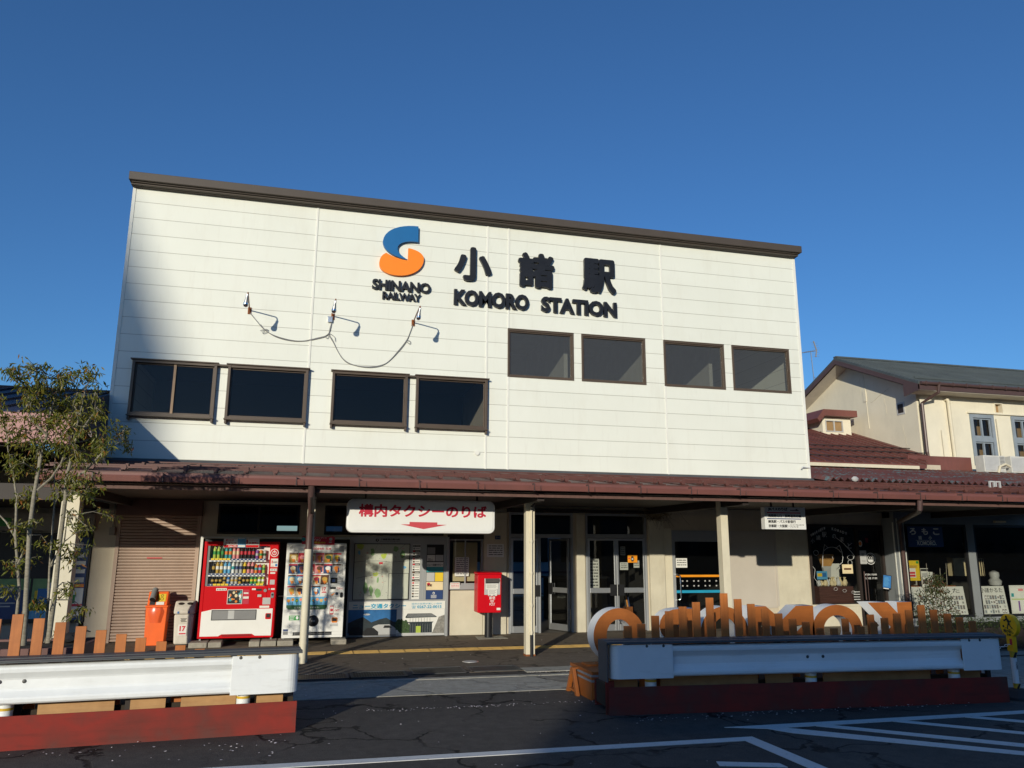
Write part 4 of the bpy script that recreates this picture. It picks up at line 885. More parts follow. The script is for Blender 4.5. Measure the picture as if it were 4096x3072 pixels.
# ------------------------------------------------------------------ information board
Yb = -.15
ib = thing("information_board", "grey framed town map board above a taxi advertisement with a castle gate photo", "notice board", (5.97, -.1, 0))
MB().box(4.97, 7.0, Yb+.012, -.045, .02, 2.06).box(4.94, 4.97, Yb-.01, -.045, .02, 2.06).box(7.0, 7.05, Yb-.02, -.045, .0, 2.06).box(6.505, 6.515, Yb+.006, Yb+.0119, .74, 2.05).build("frame", "alu_grey", ib, bevel=.004)
ma = MB().box(5.045, 6.20, Yb+.004, Yb+.0118, .765, 1.905, 5); rr = random.Random(11)
for cx, cz, rx, rz, c in ((5.15, 1.85, .09, .06, 1), (5.14, 1.73, .03, .05, 3), (5.42, 1.74, .05, .09, 0), (5.66, 1.66, .07, .07, 1), (5.9, 1.8, .06, .07, 0), (5.5, 1.28, .07, .04, 1), (5.55, 1.16, .03, .07, 0), (5.42, .95, .05, .1, 0), (5.56, .9, .07, .09, 0), (5.3, 1.0, .05, .12, 0), (6.05, 1.7, .05, .1, 0), (6.1, 1.42, .04, .03, 3)):
    ma.prism([(cx+rx*math.cos(t)*rr.uniform(.6, 1.2), cz+rz*math.sin(t)*rr.uniform(.6, 1.2)) for t in [i*.628 for i in range(10)]], Yb+.0025, Yb+.0038, 'y', c)
for pts in ([(5.05, 1.53), (5.3, 1.555), (5.55, 1.555), (5.8, 1.53), (6.19, 1.555)], [(5.7, 1.53), (5.62, 1.3), (5.68, 1.1), (5.6, .8)], [(5.1, 1.2), (5.35, 1.25), (5.6, 1.3)], [(5.5, 1.55), (5.45, 1.75), (5.52, 1.9)], [(5.9, 1.54), (5.98, 1.8), (6.1, 1.9)]):
    for (a, b), (c, d) in zip(pts, pts[1:]): ma.quad((a, Yb+.002, b-.005), (c, Yb+.002, d-.005), (c, Yb+.002, d+.005), (a, Yb+.002, b+.005), m=4)
for k in range(70):
    x, z = rr.uniform(5.07, 6.15), rr.uniform(.8, 1.88); w = rr.uniform(.01, .035); ma.rect(x, x+w, z, z+.007, Yb+.0015, rr.choice((4, 4, 2)))
ma.rect(5.56, 5.64, 1.49, 1.53, Yb+.001, 2)
mo = ma.build("map_panel", ["map_green", "lime", "letter_red", "sky_blue", "grey", "map_paper"], ib)
MB().frame(5.035, 6.21, .755, 1.915, .016, Yb-.002, Yb+.0039).build("map_border", "ink", mo)
MB().frame(5.77, 6.195, .77, 1.30, .007, Yb-.001, Yb+.0038).build("inset_border", "ink", mo)
ls = MB().box(6.265, 6.43, Yb+.006, Yb+.0118, .765, 1.90, 0); rr = random.Random(5)
for k in range(20):
    z = 1.845-.055*k; dk = k in (0, 2, 4, 7, 10, 13)
    ls.box(6.268, 6.427, Yb+.004, Yb+.0059, z, z+.045, 1 if dk else 0); ls.box(6.275, 6.315, Yb+.002, Yb+.0039, z+.006, z+.04, rr.choice((2, 3, 4, 1))); ls.box(6.325, 6.415, Yb+.002, Yb+.0039, z+.018, z+.028, 0 if dk else 1)
ls.build("shop_list", ["paper", "ink", "letter_red", "brown", "grey"], ib)
ad = MB().box(6.57, 6.94, Yb+.006, Yb+.0118, .757, 1.90, 5)
for a, b, c, d, m in ((.01, .18, 1.70, 1.84, 1), (.19, .36, 1.70, 1.84, 5), (.01, .18, 1.55, 1.68, 0), (.19, .36, 1.55, 1.68, 6), (.005, .365, 1.32, 1.53, 0), (.005, .365, 1.32, 1.43, 4), (.005, .18, 1.13, 1.31, 6), (.19, .365, 1.13, 1.31, 3), (.005, .365, .95, 1.12, 7), (.005, .365, .762, .945, 2)):
    ad.box(6.57+a, 6.57+b, Yb+.004-.0015*(m == 4), Yb+.0059-.001*(m == 4), c, d, m)
ad.disc(6.625, 1.075, .035, Yb+.001, Yb+.0035, 14, 8, .03); ad.disc(6.74, .885, .025, Yb+.001, Yb+.0035, 14, 0); ad.disc(6.74, .885, .014, Yb-.001, Yb+.0005, 12, 2)
add_text(ad, "ニュー交通タクシー", 6.585, 6.925, 1.45, 1.495, Yb+.0038, 9, .03); add_text(ad, "免税", 6.59, 6.70, 1.02, 1.075, Yb+.0005, 8, .03)
for k in range(4): ad.rect(6.60, 6.66+.05*(k % 2), 1.60-.015*k, 1.606-.015*k, Yb+.0035, 9)
for k in range(5): ad.rect(6.68, 6.80, .84-.014*k, .846-.014*k, Yb+.0035, 0)
ad.build("advert_panel", ["paper", "grey", "blue_dark", "yellow", "teal", "ink", "light_grey", "cream", "letter_red", "ink"], ib)
MB().disc(5.505, 1.985, .032, Yb+.005, Yb+.0119, 20).build("info_emblem", "ink", ib); text("lettering", "i", 5.499, 5.511, 1.967, 2.005, Yb+.005, "paper", ib, .002, .03)
text("lettering", "小諸駅周辺案内図", 5.575, 5.98, 1.985, 2.022, Yb+.012, "ink", ib, .003, .03); text("lettering", "Komoro Station Area Information", 5.575, 5.98, 1.952, 1.97, Yb+.012, "ink", ib, .002, .0)
MB().box(4.973, 6.99, Yb+.004, Yb+.0118, .565, .725).build("taxi_banner", "paper", ib)
text("lettering", "ニュー交通タクシー", 5.055, 6.16, .583, .685, Yb+.004, "cyan", ib, .003, .035); text("lettering", "信州の自然が美しい信州", 6.275, 6.915, .652, .69, Yb+.004, "cyan", ib, .002, .005); text("lettering", "☎", 6.275, 6.37, .578, .64, Yb+.004, "cyan", ib, .002, .0); text("lettering", "0267-22-0015", 6.395, 6.913, .578, .638, Yb+.004, "cyan", ib, .003, .03)
MB().box(4.973, 5.97, Yb+.004, Yb+.0118, .03, .562).build("sky_photo", "photo_sky", ib)
ph = MB(); 
ph.prism([(4.975, .30), (5.15, .38), (5.28, .42), (5.45, .31), (5.62, .37), (5.75, .40), (5.9, .32), (5.97, .31), (5.97, .10), (4.975, .10)], Yb+.0015, Yb+.0038, 'y', 0)
ph.prism([(5.46, .18), (5.5, .235), (5.60, .265), (5.83, .265), (5.93, .20), (5.97, .17), (5.97, .065), (5.46, .065)], Yb-.0005, Yb+.0012, 'y', 1); ph.prism([(5.7, .195), (5.72, .245), (5.82, .245), (5.88, .195)], Yb-.0025, Yb-.0008, 'y', 2)
ph.prism([(5.0, .14), (5.06, .22), (5.22, .22), (5.3, .14), (5.3, .06), (5.0, .06)], Yb-.0005, Yb+.0012, 'y', 2).prism([(5.3, .13), (5.36, .2), (5.5, .2), (5.6, .12), (5.6, .05), (5.3, .05)], Yb-.0015, Yb+.0008, 'y', 2)
ph.disc(5.35, .47, .07, Yb+.0015, Yb+.0038, 14, 1, .018).rect(4.975, 5.97, .032, .07, Yb+.003, 3).build("taxi_photo", ["photo_dark", "light_grey", "black", "grey"], ib)
MB().box(5.97, 6.985, Yb+.004, Yb+.0118, .03, .562).build("gate_photo", "paper", ib)
cs = MB().prism([(6.15, .40), (6.20, .475), (6.70, .475), (6.82, .405), (6.80, .395), (6.17, .385)], Yb-.001, Yb+.0012, 'y', 0).box(6.24, 6.72, Yb+.0015, Yb+.0038, .30, .40, 1).prism([(6.18, .305), (6.75, .305), (6.73, .285), (6.2, .285)], Yb-.001, Yb+.0012, 'y', 0).box(6.24, 6.72, Yb+.0015, Yb+.0038, .08, .29, 0).box(6.38, 6.48, Yb-.001, Yb+.0012, .08, .22, 2)
for k in range(8): cs.box(6.25+.06*k, 6.255+.06*k, Yb-.001, Yb+.0012, .305, .385, 0)
rr = random.Random(3)
for k in range(3): cs.prism([(6.04+.06*k+(.07+.05*rr.random())*math.cos(t*.35), .24-.03*k+(.10+.07*rr.random())*math.sin(t*.35)) for t in range(18)], Yb-.0005+.0003*k, Yb+.0012, 'y', 3)
for k in range(5): cs.prism([(6.19+.004*k, .41+.013*k), (6.78-.012*k, .41+.013*k), (6.78-.012*k, .414+.013*k), (6.19+.004*k, .414+.013*k)], Yb-.0035, Yb-.0012, 'y', 5)
for k in range(9): cs.box(6.26+.052*k, 6.262+.052*k, Yb-.0008, Yb+.0014, .09, .27, 5)
cs.prism([(6.72, .07), (6.86, .40), (6.98, .44), (6.98, .07)], Yb-.0025, Yb-.0008, 'y', 4).rect(5.975, 6.98, .032, .085, Yb-.0012, 5)
cs.build("castle_gate_picture", ["photo_dark", "paper", "lime", "photo_tree", "stone", "light_grey"], ib)

# ------------------------------------------------------------------ post box, notices on the wall
pb = thing("post_box", "glossy red post box on a black pole with POST in white", "post box", (7.83, -.6, 0))
MB().prism(rrect(7.575, 8.09, .508, 1.285, .03), -.70, -.36, 'y').build("body", "post_red", pb, bevel=.012)
MB().prism([(-.725, 1.285), (-.725, 1.30), (-.70, 1.325), (-.36, 1.335), (-.345, 1.285)], 7.565, 8.10, 'x').build("roof", "post_red", pb, bevel=.015)
MB().box(7.722, 8.062, -.712, -.6995, .872, 1.205).build("grey_plate", "light_grey", pb, bevel=.004); MB().prism([(-.735, 1.165), (-.712, 1.205), (-.701, 1.205), (-.7005, 1.12), (-.712, 1.12)], 7.74, 8.045, 'x').build("slot_flap", "steel", pb); MB().box(7.75, 8.035, -.7135, -.7125, 1.105, 1.155).build("slot", "black", pb)
n_ = MB().box(7.75, 8.01, -.718, -.7125, .985, 1.095).box(7.80, 7.99, -.719, -.7125, .85, .978).build("notices", "paper", pb); np_ = MB()
for k in range(4): np_.rect(7.765, 7.995-.03*(k % 2), 1.07-.02*k, 1.077-.02*k, -.7186, 0); np_.rect(7.815, 7.97-.02*(k % 2), .955-.022*k, .962-.022*k, -.7196, 0)
np_.rect(7.81, 7.86, .855, .87, -.7196, 0).rect(7.90, 7.95, .855, .87, -.7196, 0).build("notice_print", ["grey"], pb)
text("lettering", "郵便", 7.83, 7.955, .775, .838, -.7, "white", pb, .003, .01); MB().box(7.85, 7.93, -.7035, -.6995, .752, .762).box(7.85, 7.93, -.7035, -.6995, .725, .735).box(7.885, 7.895, -.7035, -.6995, .695, .725).build("postal_mark", "white", pb); text("lettering", "POST", 7.835, 7.955, .652, .705, -.7, "white", pb, .003, .0)
MB().box(7.99, 8.07, -.703, -.6995, .56, .605).build("small_label", "paper", pb)
MB().tube([(7.84, -.60, 0), (7.84, -.60, .51)], .082, 24).build("pole", "sign_black", pb, smooth=True); MB().prism([(7.56, -.90), (8.2, -.86), (8.16, -.42), (7.60, -.42)], .004, .011, 'z').build("pad", "concrete_strip", pb)
def notice(lb, x0, x1, z0, z1, y, lines, m="paper", cat="notice", t=.004, ink="ink", seed=1):
    o = thing("notice", lb, cat, ((x0+x1)/2, y, z0)); MB().box(x0, x1, y-t, y, z0, z1).build("sheet", m, o); r = random.Random(seed); w = MB()
    for k in range(lines):
        z = z1-(z1-z0)*(k+1)/(lines+1); a = x0+(x1-x0)*.1
        while a < x1-(x1-x0)*.18:
            b = min(x1-(x1-x0)*.08, a+r.uniform(.1, .35)*(x1-x0)); w.rect(a, b, z, z+(z1-z0)*.35/(lines+1), y-t-.001, 0); a = b+.04*(x1-x0)
    w.build("print", ink, o); return o
notice("white enamel plate with rows of black text above the post box", 7.91, 8.29, 1.635, 1.915, -.061, 5, "sign_white", "sign", .012)
notice("paper notice taped inside the ticket window", 7.21, 7.52, 1.23, 1.63, -.012, 9)
notice("small white card standing at the bottom of the ticket window", 7.10, 7.31, .97, 1.10, -.095, 3, ink="letter_red")
notice("white paper with three lines on the glass door with coloured stripes", 12.465, 12.755, 1.40, 1.615, .006, 3)
notice("pale poster stand behind the left leaf of the double doors", 10.33, 10.68, .85, 1.60, .35, 10)
notice("small sheet above the push plate inside the right door leaf", 11.08, 11.28, 1.35, 1.52, .05, 3, seed=4); notice("paper strip high inside the right door leaf", 11.10, 11.22, 1.68, 1.88, .05, 4, seed=5)
notice("sheet pinned beside the orange sticker inside the door", 11.42, 11.56, 1.40, 1.56, .05, 3, seed=6)
os_ = thing("door_sticker", "bright orange sticker on the right glass door leaf", "sticker", (11.38, -.01, 1.5)); MB().box(11.255, 11.49, -.006, -.001, 1.515, 1.685).build("sheet", "stripe_orange", os_); MB().disc(11.37, 1.595, .042, -.009, -.0062, 16, 0).box(11.345, 11.395, -.009, -.0062, 1.54, 1.66).disc(11.37, 1.595, .026, -.011, -.0092, 14, 1).box(11.27, 11.31, -.008, -.0062, 1.60, 1.625, 2).build("picture", ["ink", "light_grey", "letter_red"], os_)
us = thing("umbrella_stand", "wooden umbrella stand inside the glass doors", "stand", (11.45, .5, 0)); MB().box(11.38, 11.40, .45, .65, 0, .5).box(11.52, 11.54, .45, .65, 0, .5).box(11.40, 11.52, .45, .47, .1, .2).box(11.40, 11.52, .45, .47, .4, .5).build("frame", "letter_wood", us)
for x, m, lb in ((11.42, "black", "black umbrella in the wooden stand"), (11.46, "stripe_orange", "orange umbrella in the wooden stand"), (11.50, "blue_dark", "navy umbrella in the wooden stand")):
    u = thing("umbrella", lb, "umbrella", (x, .53, .1), "umbrellas in the stand by the doors"); MB().tube([(x, .53, .1), (x-.02, .53, .5), (x-.05, .53, .75)], [.008, .03, .012], 8).build("canopy", m, u); MB().tube([(x-.05, .53, .75), (x-.07, .53, .86), (x-.11, .53, .88), (x-.12, .53, .82)], .008, 6).build("handle", "light_grey", u)

# ------------------------------------------------------------------ left wing and tree bench
lw = thing("side_building", "low building with a pink fascia and dark purple roof behind the young trees", "building", (-3, 1, 0))
MB().box(-9, -.15, .1, 6, 0, 3.6).box(-.149, -.01, -.0, .13, 0, 3.4).build("wall", "left_wall", lw)
MB().box(-9, .50, -4.15, -4.0, 3.34, 3.80).build("fascia", "pink_fascia", lw, bevel=.008); MB().box(-9, .505, -4.156, -4.151, 3.715, 3.725).box(-9, .505, -4.156, -4.151, 3.40, 3.408).build("fascia_seam", "planter_brown", lw)
rf = MB().quad((-9, -4.1, 3.80), (-.1, -4.1, 3.80), (-.1, 1.0, 5.08), (-9, 1.0, 5.08)).quad((-9, -4.1, 3.70), (-.1, -4.1, 3.70), (-.1, 1.0, 4.98), (-9, 1.0, 4.98)).quad((-.1, -4.1, 3.70), (-.1, 1.0, 4.98), (-.1, 1.0, 5.08), (-.1, -4.1, 3.80)).box(-9, -.08, .9, 1.2, 5.0, 5.12)
for k in range(20): x = -8.8+.45*k; rf.prism([(-4.08, 3.80), (1.0, 5.08), (1.0, 5.12), (-4.08, 3.84)], x-.015, x+.015, 'x')
rf.add([(-.1, -4.1, 3.80), (.50, -4.1, 3.80), (.78, -3.2, 3.30), (.25, -1.0, 3.75), (.03, -.05, 4.1), (.0, -.05, 4.86), (-.1, .0, 4.85)], [(0, 1, 2), (0, 2, 3), (0, 3, 4), (0, 4, 5), (0, 5, 6)])
rf.build("roof", "purple_roof", lw); MB().prism([(-.6, 2.7), (.27, 2.7), (.25, 3.75), (-.6, 3.9)], -.98, -.90, 'y').build("gable_wall", "mauve_panel", lw)
MB().prism([(.50, 3.72), (.86, 3.02), (.60, 2.96), (.30, 3.35)], -3.1, -3.0, 'y').build("side_cover", "mauve_panel", lw); MB().box(-9, -.12, -3.99, .09, 3.30, 3.36).build("soffit", "dark_brown", lw)
MB().box(-9, .22, -3.2, -.02, 2.56, 2.66).box(-9, .2, -3.25, -3.2, 2.55, 2.80).build("lower_canopy", "dark_brown", lw)
MB().box(-9, .0, -.12, -.002, 2.12, 2.46).build("sign_band", "left_wall", lw); MB().box(.12, .44, -3.0, -2.9, 2.86, 3.14).build("louvre", "light_grey", lw)
MB().box(-1.75, -1.45, -.125, -.1205, 2.2, 2.36).build("green_sign", "green", lw)
MB().box(-9, -.02, -.03, -.001, .40, 2.08).build("window_frame", "black", lw)
def poster(lb, x0, x1, z0, z1, y, base, blobs, cat="poster"):
    o = thing("poster", lb, cat, ((x0+x1)/2, y, z0)); MB().box(x0, x1, y-.006, y, z0, z1).build("sheet", base, o); a = MB(); ms = []
    for i, (bx, bz, w, h, m) in enumerate(blobs):
        if m not in ms: ms.append(m)
        a.box(x0+bx*(x1-x0), x0+(bx+w)*(x1-x0), y-.0075-.0006*i, y-.0062, z0+bz*(z1-z0), z0+(bz+h)*(z1-z0), ms.index(m))
    if blobs: a.build("picture", ms, o)
    return o
poster("tall blue poster with white tags at the edge of the dark window", -.32, -.06, .45, 2.0, -.032, "blue_dark", [(.1, .86, .5, .08, "light_grey"), (.25, .75, .5, .05, "paper"), (.2, .66, .7, .05, "paper"), (.15, .56, .75, .05, "paper"), (.1, .45, .8, .06, "light_grey"), (.05, .39, .9, .04, "orange"), (.05, .05, .9, .33, "paper"), (.15, .2, .3, .1, "green"), (.05, .16, .9, .03, "letter_red")])
po_ = poster("dark blue event poster low in the left window", -1.75, -1.0, .48, 1.22, -.032, "blue_dark", [(0, .72, 1, .28, "map_green"), (.1, .3, .5, .03, "light_grey"), (.1, .38, .6, .03, "light_grey")]); text("lettering", "ASAMA", -1.72, -1.25, 1.0, 1.1, -.046, "light_grey", po_, .003, .02)
poster("yellow and blue poster beside the event poster", -.96, -.46, .48, 1.22, -.032, "map_green", [(.1, .25, .6, .45, "yellow"), (.2, .35, .7, .4, "blue"), (0, 0, 1, .2, "sky_blue"), (.5, .7, .4, .2, "white")])
MB().box(.34, .60, -3.56, -3.34, 0, 2.76).build("pillar", "cream_paint", st_, bevel=.006, label="broad cream pillar at the left end of the canopy behind the young trees")
bp = thing("tree_planter", "brown wooden planter box round the feet of the young trees", "planter", (0, -6.9, 0))
MB().box(-3.2, 1.76, -7.42, -7.36, .62, .76).box(-3.2, 1.76, -6.44, -6.38, .62, .76).box(1.70, 1.76, -7.36, -6.44, .62, .76).build("rim", "planter_brown", bp, bevel=.004)
MB().box(-3.2, 1.70, -7.36, -6.44, .3, .735).build("soil", "soil", bp)
MB().box(-3.2, 1.74, -7.40, -7.37, 0, .62).box(1.70, 1.74, -7.37, -6.42, 0, .62).build("side_boards", "dark_brown", bp)
for x in (-.6, .22, .85, 1.25): MB().box(x-.02, x+.03 if x > .5 else x+.22, -7.45, -7.401, 0, .66).build("upright", "planter_brown", bp)
gbg = thing("black_bag", "crumpled black plastic bag lying on the tree planter", "bag", (1.5, -6.6, .76)); bgm = MB(); rr = random.Random(2)
bgm.lathe([(.05, .755), (.12, .765), (.13, .79), (.08, .83), (.02, .85)], 1.48, -6.75, 14, 0, 1.2, .8)
bgm.v = [(x+rr.uniform(-.025, .025), y+rr.uniform(-.02, .02), z+rr.uniform(-.008, .01)) for x, y, z in bgm.v]; bgm.tube([(1.52, -6.7, .83), (1.60, -6.65, .87), (1.68, -6.65, .85)], [.025, .015, .006], 6); bgm.build("sack", "rubber", gbg)

# ------------------------------------------------------------------ trees
CLS = "-53,447;-56,450;-33,445;-24,451;-36,423;-49,421;-53,413;-39,415;-26,430;-13,431;-4,434;2,442;13,439;-6,449;14,450;26,453;45,454;49,449;35,444;-20,414;-11,415;-5,419;2,409;-31,405;-31,384;-14,400;-4,396;0,403;-16,386;-35,379;15,419;22,410;31,416;33,420;46,424;66,416;58,403;68,396;63,391;42,392;51,395;-79,411;-75,391;-70,374;-54,373;-65,384;-47,365;-41,356;-67,358;-58,351;-33,359;-36,344;-20,342;-30,351;-14,369;-6,372;-1,382;8,387;16,380;21,388;27,391;44,383;55,369;51,359;20,367;23,360;29,368;-5,345;2,342;8,348;14,346;22,336;80,373;85,371;96,361;100,351;101,375;84,348;78,342;86,339;93,339;76,326;64,357;68,348;56,347;41,335;43,327;50,329;60,319;52,311;22,319;9,320;-2,333;-11,339;-51,319;-59,320;-42,305;-37,308;-26,318;-26,302;-12,293;0,303;-56,298;-20,316;37,293;42,288;62,291;60,283;28,283;48,283;64,275;72,269;15,266;8,269;-27,265;-38,261;-42,258;58,265;70,260;-30,462;-21,467;-25,460;-59,458;-65,455;11,457;13,463;45,462;51,460;2,454;-40,436;-17,441;-43,432;-32,434;-23,423;-10,425;-26,393;-35,250;-8,221;-24,215;-45,194;-18,184;-1,189;-19,157;-25,151;8,98;8,91;63,217;83,234;49,214;58,209;40,234;31,183;35,173;39,122;51,109;61,84;63,80;41,159;56,178;-30,114;-43,154"
CLS = [tuple(float(v)/100 for v in q.split(',')) for q in CLS.split(';')]
def leaves(mb, c, n, spread, rnd, size=(.045, .075), droop=.75):
    for i in range(n):
        p = Vector((c[0]+rnd.gauss(0, spread), c[1]+rnd.gauss(0, spread*1.2), c[2]+rnd.gauss(0, spread*.9)))
        d = Vector((rnd.gauss(0, .6), rnd.gauss(0, .6), -droop+rnd.gauss(0, .45))).normalized(); L = rnd.uniform(*size); w = L*rnd.uniform(.22, .32)
        s = d.cross(Vector((rnd.gauss(0, 1), rnd.gauss(0, 1), rnd.gauss(0, 1)))).normalized(); nn = d.cross(s)*w*.5; tip = p+d*L*2-nn*1.5; m1 = p+d*L*.9
        mb.add([p, m1+s*w-nn, tip, m1-s*w-nn, m1+nn*.8], [(0, 1, 4), (1, 2, 4), (2, 3, 4), (3, 0, 4)])
TK = .744; LS = (.027, .046)
def near(p, y): return Vector((4.116+(p[0]-4.116)*TK, y, 1.834+(p[1]-1.834)*TK))
STEMS = {"A": ([(0, .36), (-.01, .75), (-.03, 1.1), (-.12, 2.05), (-.15, 2.59), (-.15, 2.99), (-.14, 3.27), (-.11, 3.57), (-.11, 3.79), (-.09, 3.96), (-.05, 4.19), (-.01, 4.5)], .036, -6.82), "B": ([(-.16, .36), (-.2, 1.18), (-.39, 1.97), (-.47, 2.6), (-.55, 2.9), (-.65, 3.19), (-.72, 3.6), (-.74, 4.0)], .022, -6.7),
         "C": ([(.2, .36), (.16, 1.0), (.1, 1.49), (.05, 2.5), (.01, 3.03), (-.0, 3.4)], .020, -6.6), "D": ([(.28, .36), (.27, 1.17), (.26, 1.84), (.29, 2.6), (.28, 2.88), (.32, 3.16), (.33, 3.34), (.35, 3.71), (.38, 3.9), (.4, 4.27), (.45, 4.55)], .033, -6.75)}
SIDE = {"A": [[(-.15, 2.99), (-.19, 3.32), (-.22, 3.69), (-.27, 4.18), (-.26, 4.55)], [(-.12, 2.69), (.03, 2.91), (.16, 3.15), (.21, 3.52)], [(-.11, 3.6), (-.3, 3.8), (-.42, 4.01), (-.45, 4.29), (-.53, 4.5)]], "D": [[(.29, 2.83), (.55, 3.02), (.82, 3.3), (.98, 3.58)], [(.34, 3.46), (.47, 3.69), (.55, 4.01), (.66, 4.19)]], "B": [[(-.3, 1.5), (-.2, 1.8), (-.12, 2.0)], [(-.39, 1.97), (-.6, 2.2), (-.8, 2.4)]], "C": [[(.1, 1.5), (.25, 1.9), (.33, 2.3)]]}
TL = {"A": "tallest young tree with pale trunk in the bench planter", "B": "thin leaning young tree at the left of the bench planter", "C": "slender short stemmed young tree between the two thicker trunks", "D": "young tree whose branches spread right in front of the white wall"}
rnd = random.Random(21); assign = {k: [] for k in STEMS}
def y3(pts, y, k): return [near(p, y+.09*math.sin(p[1]*1.3+k)) for p in pts]
skel = {}
for k, (pts, r, y) in STEMS.items():
    skel[k] = [y3(pts, y, len(k)+ord(k))] + [[skel_p+Vector((0, rnd.uniform(-.3, .3)*i/3, 0)) for i, skel_p in enumerate(y3(q, y, len(k)+ord(k)))] for q in SIDE.get(k, [])]
CLS = [(4.116+(a-4.116)*TK, 1.834+(b-1.834)*TK) for a, b in CLS]
for cx, cz in CLS:
    best = min(((abs(p.x-cx)**2*1.3+(p.z-cz)**2*(1 if p.z < cz else 3), k, bi, pi) for k, br in skel.items() for bi, b in enumerate(br) for pi, p in enumerate(b) if p.z > 1.0 or cz < 1.2))
    assign[best[1]].append((cx, cz, best[2], best[3]))
for k, (pts, r, y) in STEMS.items():
    t = thing("young_tree", TL[k], "tree", (near(pts[0], y).x, y, .74), "young trees in the bench planter")
    w = MB(); b0 = skel[k][0]; n = len(b0); w.tube(b0, [.9*r*(1-.85*i/(n-1)) for i in range(n)], 10)
    for b in skel[k][1:]: w.tube(b, [.016*(1-.7*i/(len(b)-1)) for i in range(len(b))], 6)
    lf = MB()
    for cx, cz, bi, pi in assign[k]:
        s = skel[k][bi][pi]; e = Vector((cx, s.y+rnd.uniform(-.30, .30), cz)); md = s.lerp(e, .55)+Vector((rnd.uniform(-.03, .03), rnd.uniform(-.04, .04), .05))
        w.tube([s, md, e, e+(e-md).normalized()*.08+Vector((0, 0, -.02))], [.0075, .0055, .003, .002], 5)
        for q in range(2):
            e2 = e+Vector((rnd.uniform(-.09, .09), rnd.uniform(-.09, .09), rnd.uniform(-.04, .11))); w.tube([md, e2], [.003, .0015], 4); leaves(lf, e2, 5, .03, rnd, LS)
        leaves(lf, e, 19, .046, rnd, LS)
        for q in range(3): leaves(lf, s.lerp(e, rnd.random()), 1, .025, rnd, LS)
    w.build("trunk", "bark", t, smooth=True); lf.build("crown", "leaf", t)

# ------------------------------------------------------------------ roadside barriers with guard rails and board rows
def barrier(label, ax, ay, bx, by, seams, posts, bolts, side, gaps):
    L = math.hypot(bx-ax, by-ay); T = Matrix.Translation((ax, ay, 0)) @ Matrix.Rotation(math.atan2(by-ay, bx-ax), 4, 'Z')
    g = thing("roadside_barrier", label, "barrier", (ax, ay, 0))
    B = lambda mb, nm, m, p=g, **k: mb.xf(T).build(nm, m, p, **k)
    s0, s1 = seams
    prof = [(.0, .752), (-.045, .748), (-.066, .735), (-.072, .715), (-.068, .685), (-.02, .632), (-.012, .615), (-.012, .535), (-.02, .515), (-.066, .468), (-.072, .45), (-.07, .425), (-.055, .408), (0, .402), (.012, .402), (.012, .752)]
    B(MB().prism(prof, s0, s1, 'x'), "rail", "rail_white", bevel=.006)
    def endpiece(a, b, rnd_right):
        e = .10; P = [(a, -.078), (b-e, -.078)] + [(b-e+e*math.sin(R(t)), -.078+e-e*math.cos(R(t))) for t in range(15, 91, 15)] + [(b, .12), (b-.012, .12), (b-.012, .03)] + [(b-e+(e-.012)*math.sin(R(t)), -.078+e-(e-.012)*math.cos(R(t))) for t in range(75, -1, -15)] + [(a, -.066)]
        if not rnd_right: P = [(a+b-x, y) for x, y in P]
        return MB().prism(P, .392, .762, 'z')
    if side != 'r': B(endpiece(s1-.03, L, True), "end_piece", "rail_white", bevel=.004)
    if side != 'l': B(endpiece(0.02, s0+.03, False), "end_piece", "rail_white", bevel=.004)
    B(MB().box(-.04 if side != 'r' else -.06, L+.03, -.105, .20, .772, .785).box(-.04, L+.03, -.10, .02, .785, .798).box(-.03, L+.02, .02, .20, .785, .805), "cap_board", "plate_grey", bevel=.004)
    B(MB().box(.0, L+(.06 if side == '' else .005), -.012, .0, .0, .298), "base_plate", "rusty_red_steel")
    B(MB().box(.02, L, .62, .64, .0, .298), "rear_plate", "rusty_red_steel")
    for x in posts:
        p = MB(); p.lathe([(.066, 0), (.066, .40)], x, .085, 22); p.lathe([(.067, .338), (.067, .362)], x, .085, 22, 1); B(p, "post", ["rail_white", "tape_yellow"], smooth=True)
    for x, z in bolts:
        bl = MB()
        yy = -.012 if .5 < z < .7 else -.072
        bl.add([(x+.019*math.cos(t*.524), yy-(.001), z+.019*math.sin(t*.524)) for t in range(12)]+[(x+.013*math.cos(t*.524), yy-.012, z+.013*math.sin(t*.524)) for t in range(12)]+[(x, yy-.015, z)], [[i, (i+1) % 12, 12+(i+1) % 12, 12+i] for i in range(12)]+[[12+i, 12+(i+1) % 12, 24] for i in range(12)])
        B(bl, "bolt", "bolt_grey", smooth=True)
    for a, b in gaps: B(MB().box(a, b, .16, .18, .20, .40), "plywood_board", "plywood", bevel=.002)
    fr = MB(); x = .3
    while x < L: fr.box(x-.03, x+.03, .19, .22, .0, .77); fr.box(x-.03, x+.03, .22, .6, .34, .40); x += .95
    B(fr, "inner_frame", "dark_brown"); B(MB().box(.03, L-.02, .24, .6, .05, .30), "soil_tray", "soil")
    return g, T, L
g1, T1, L1 = barrier("sunlit white guard rail barrier with red steel base and descending wooden boards", -1.6, -8.775, 4.075, -8.405, (.0, 5.07), [3.07, 5.17, 1.0], [(3.02, .60), (3.22, .60), (5.12, .745), (5.30, .745)], 'l', [(1.2, 3.02), (3.32, 3.98), (4.12, 4.44), (4.58, 5.1), (5.28, 5.56)])
def board(g, x, y, top, w=.097, z0=.12, ang=0):
    mb = MB().box(-w/2, w/2, -.011, .011, z0, top); mb.xf(Matrix.Translation((x, y, 0)) @ Matrix.Rotation(R(ang), 4, 'Z') @ Matrix.Rotation(R(random.uniform(-.35, .35)), 4, 'Y'))
    mb.build("board", "picket_wood", g, bevel=.002)
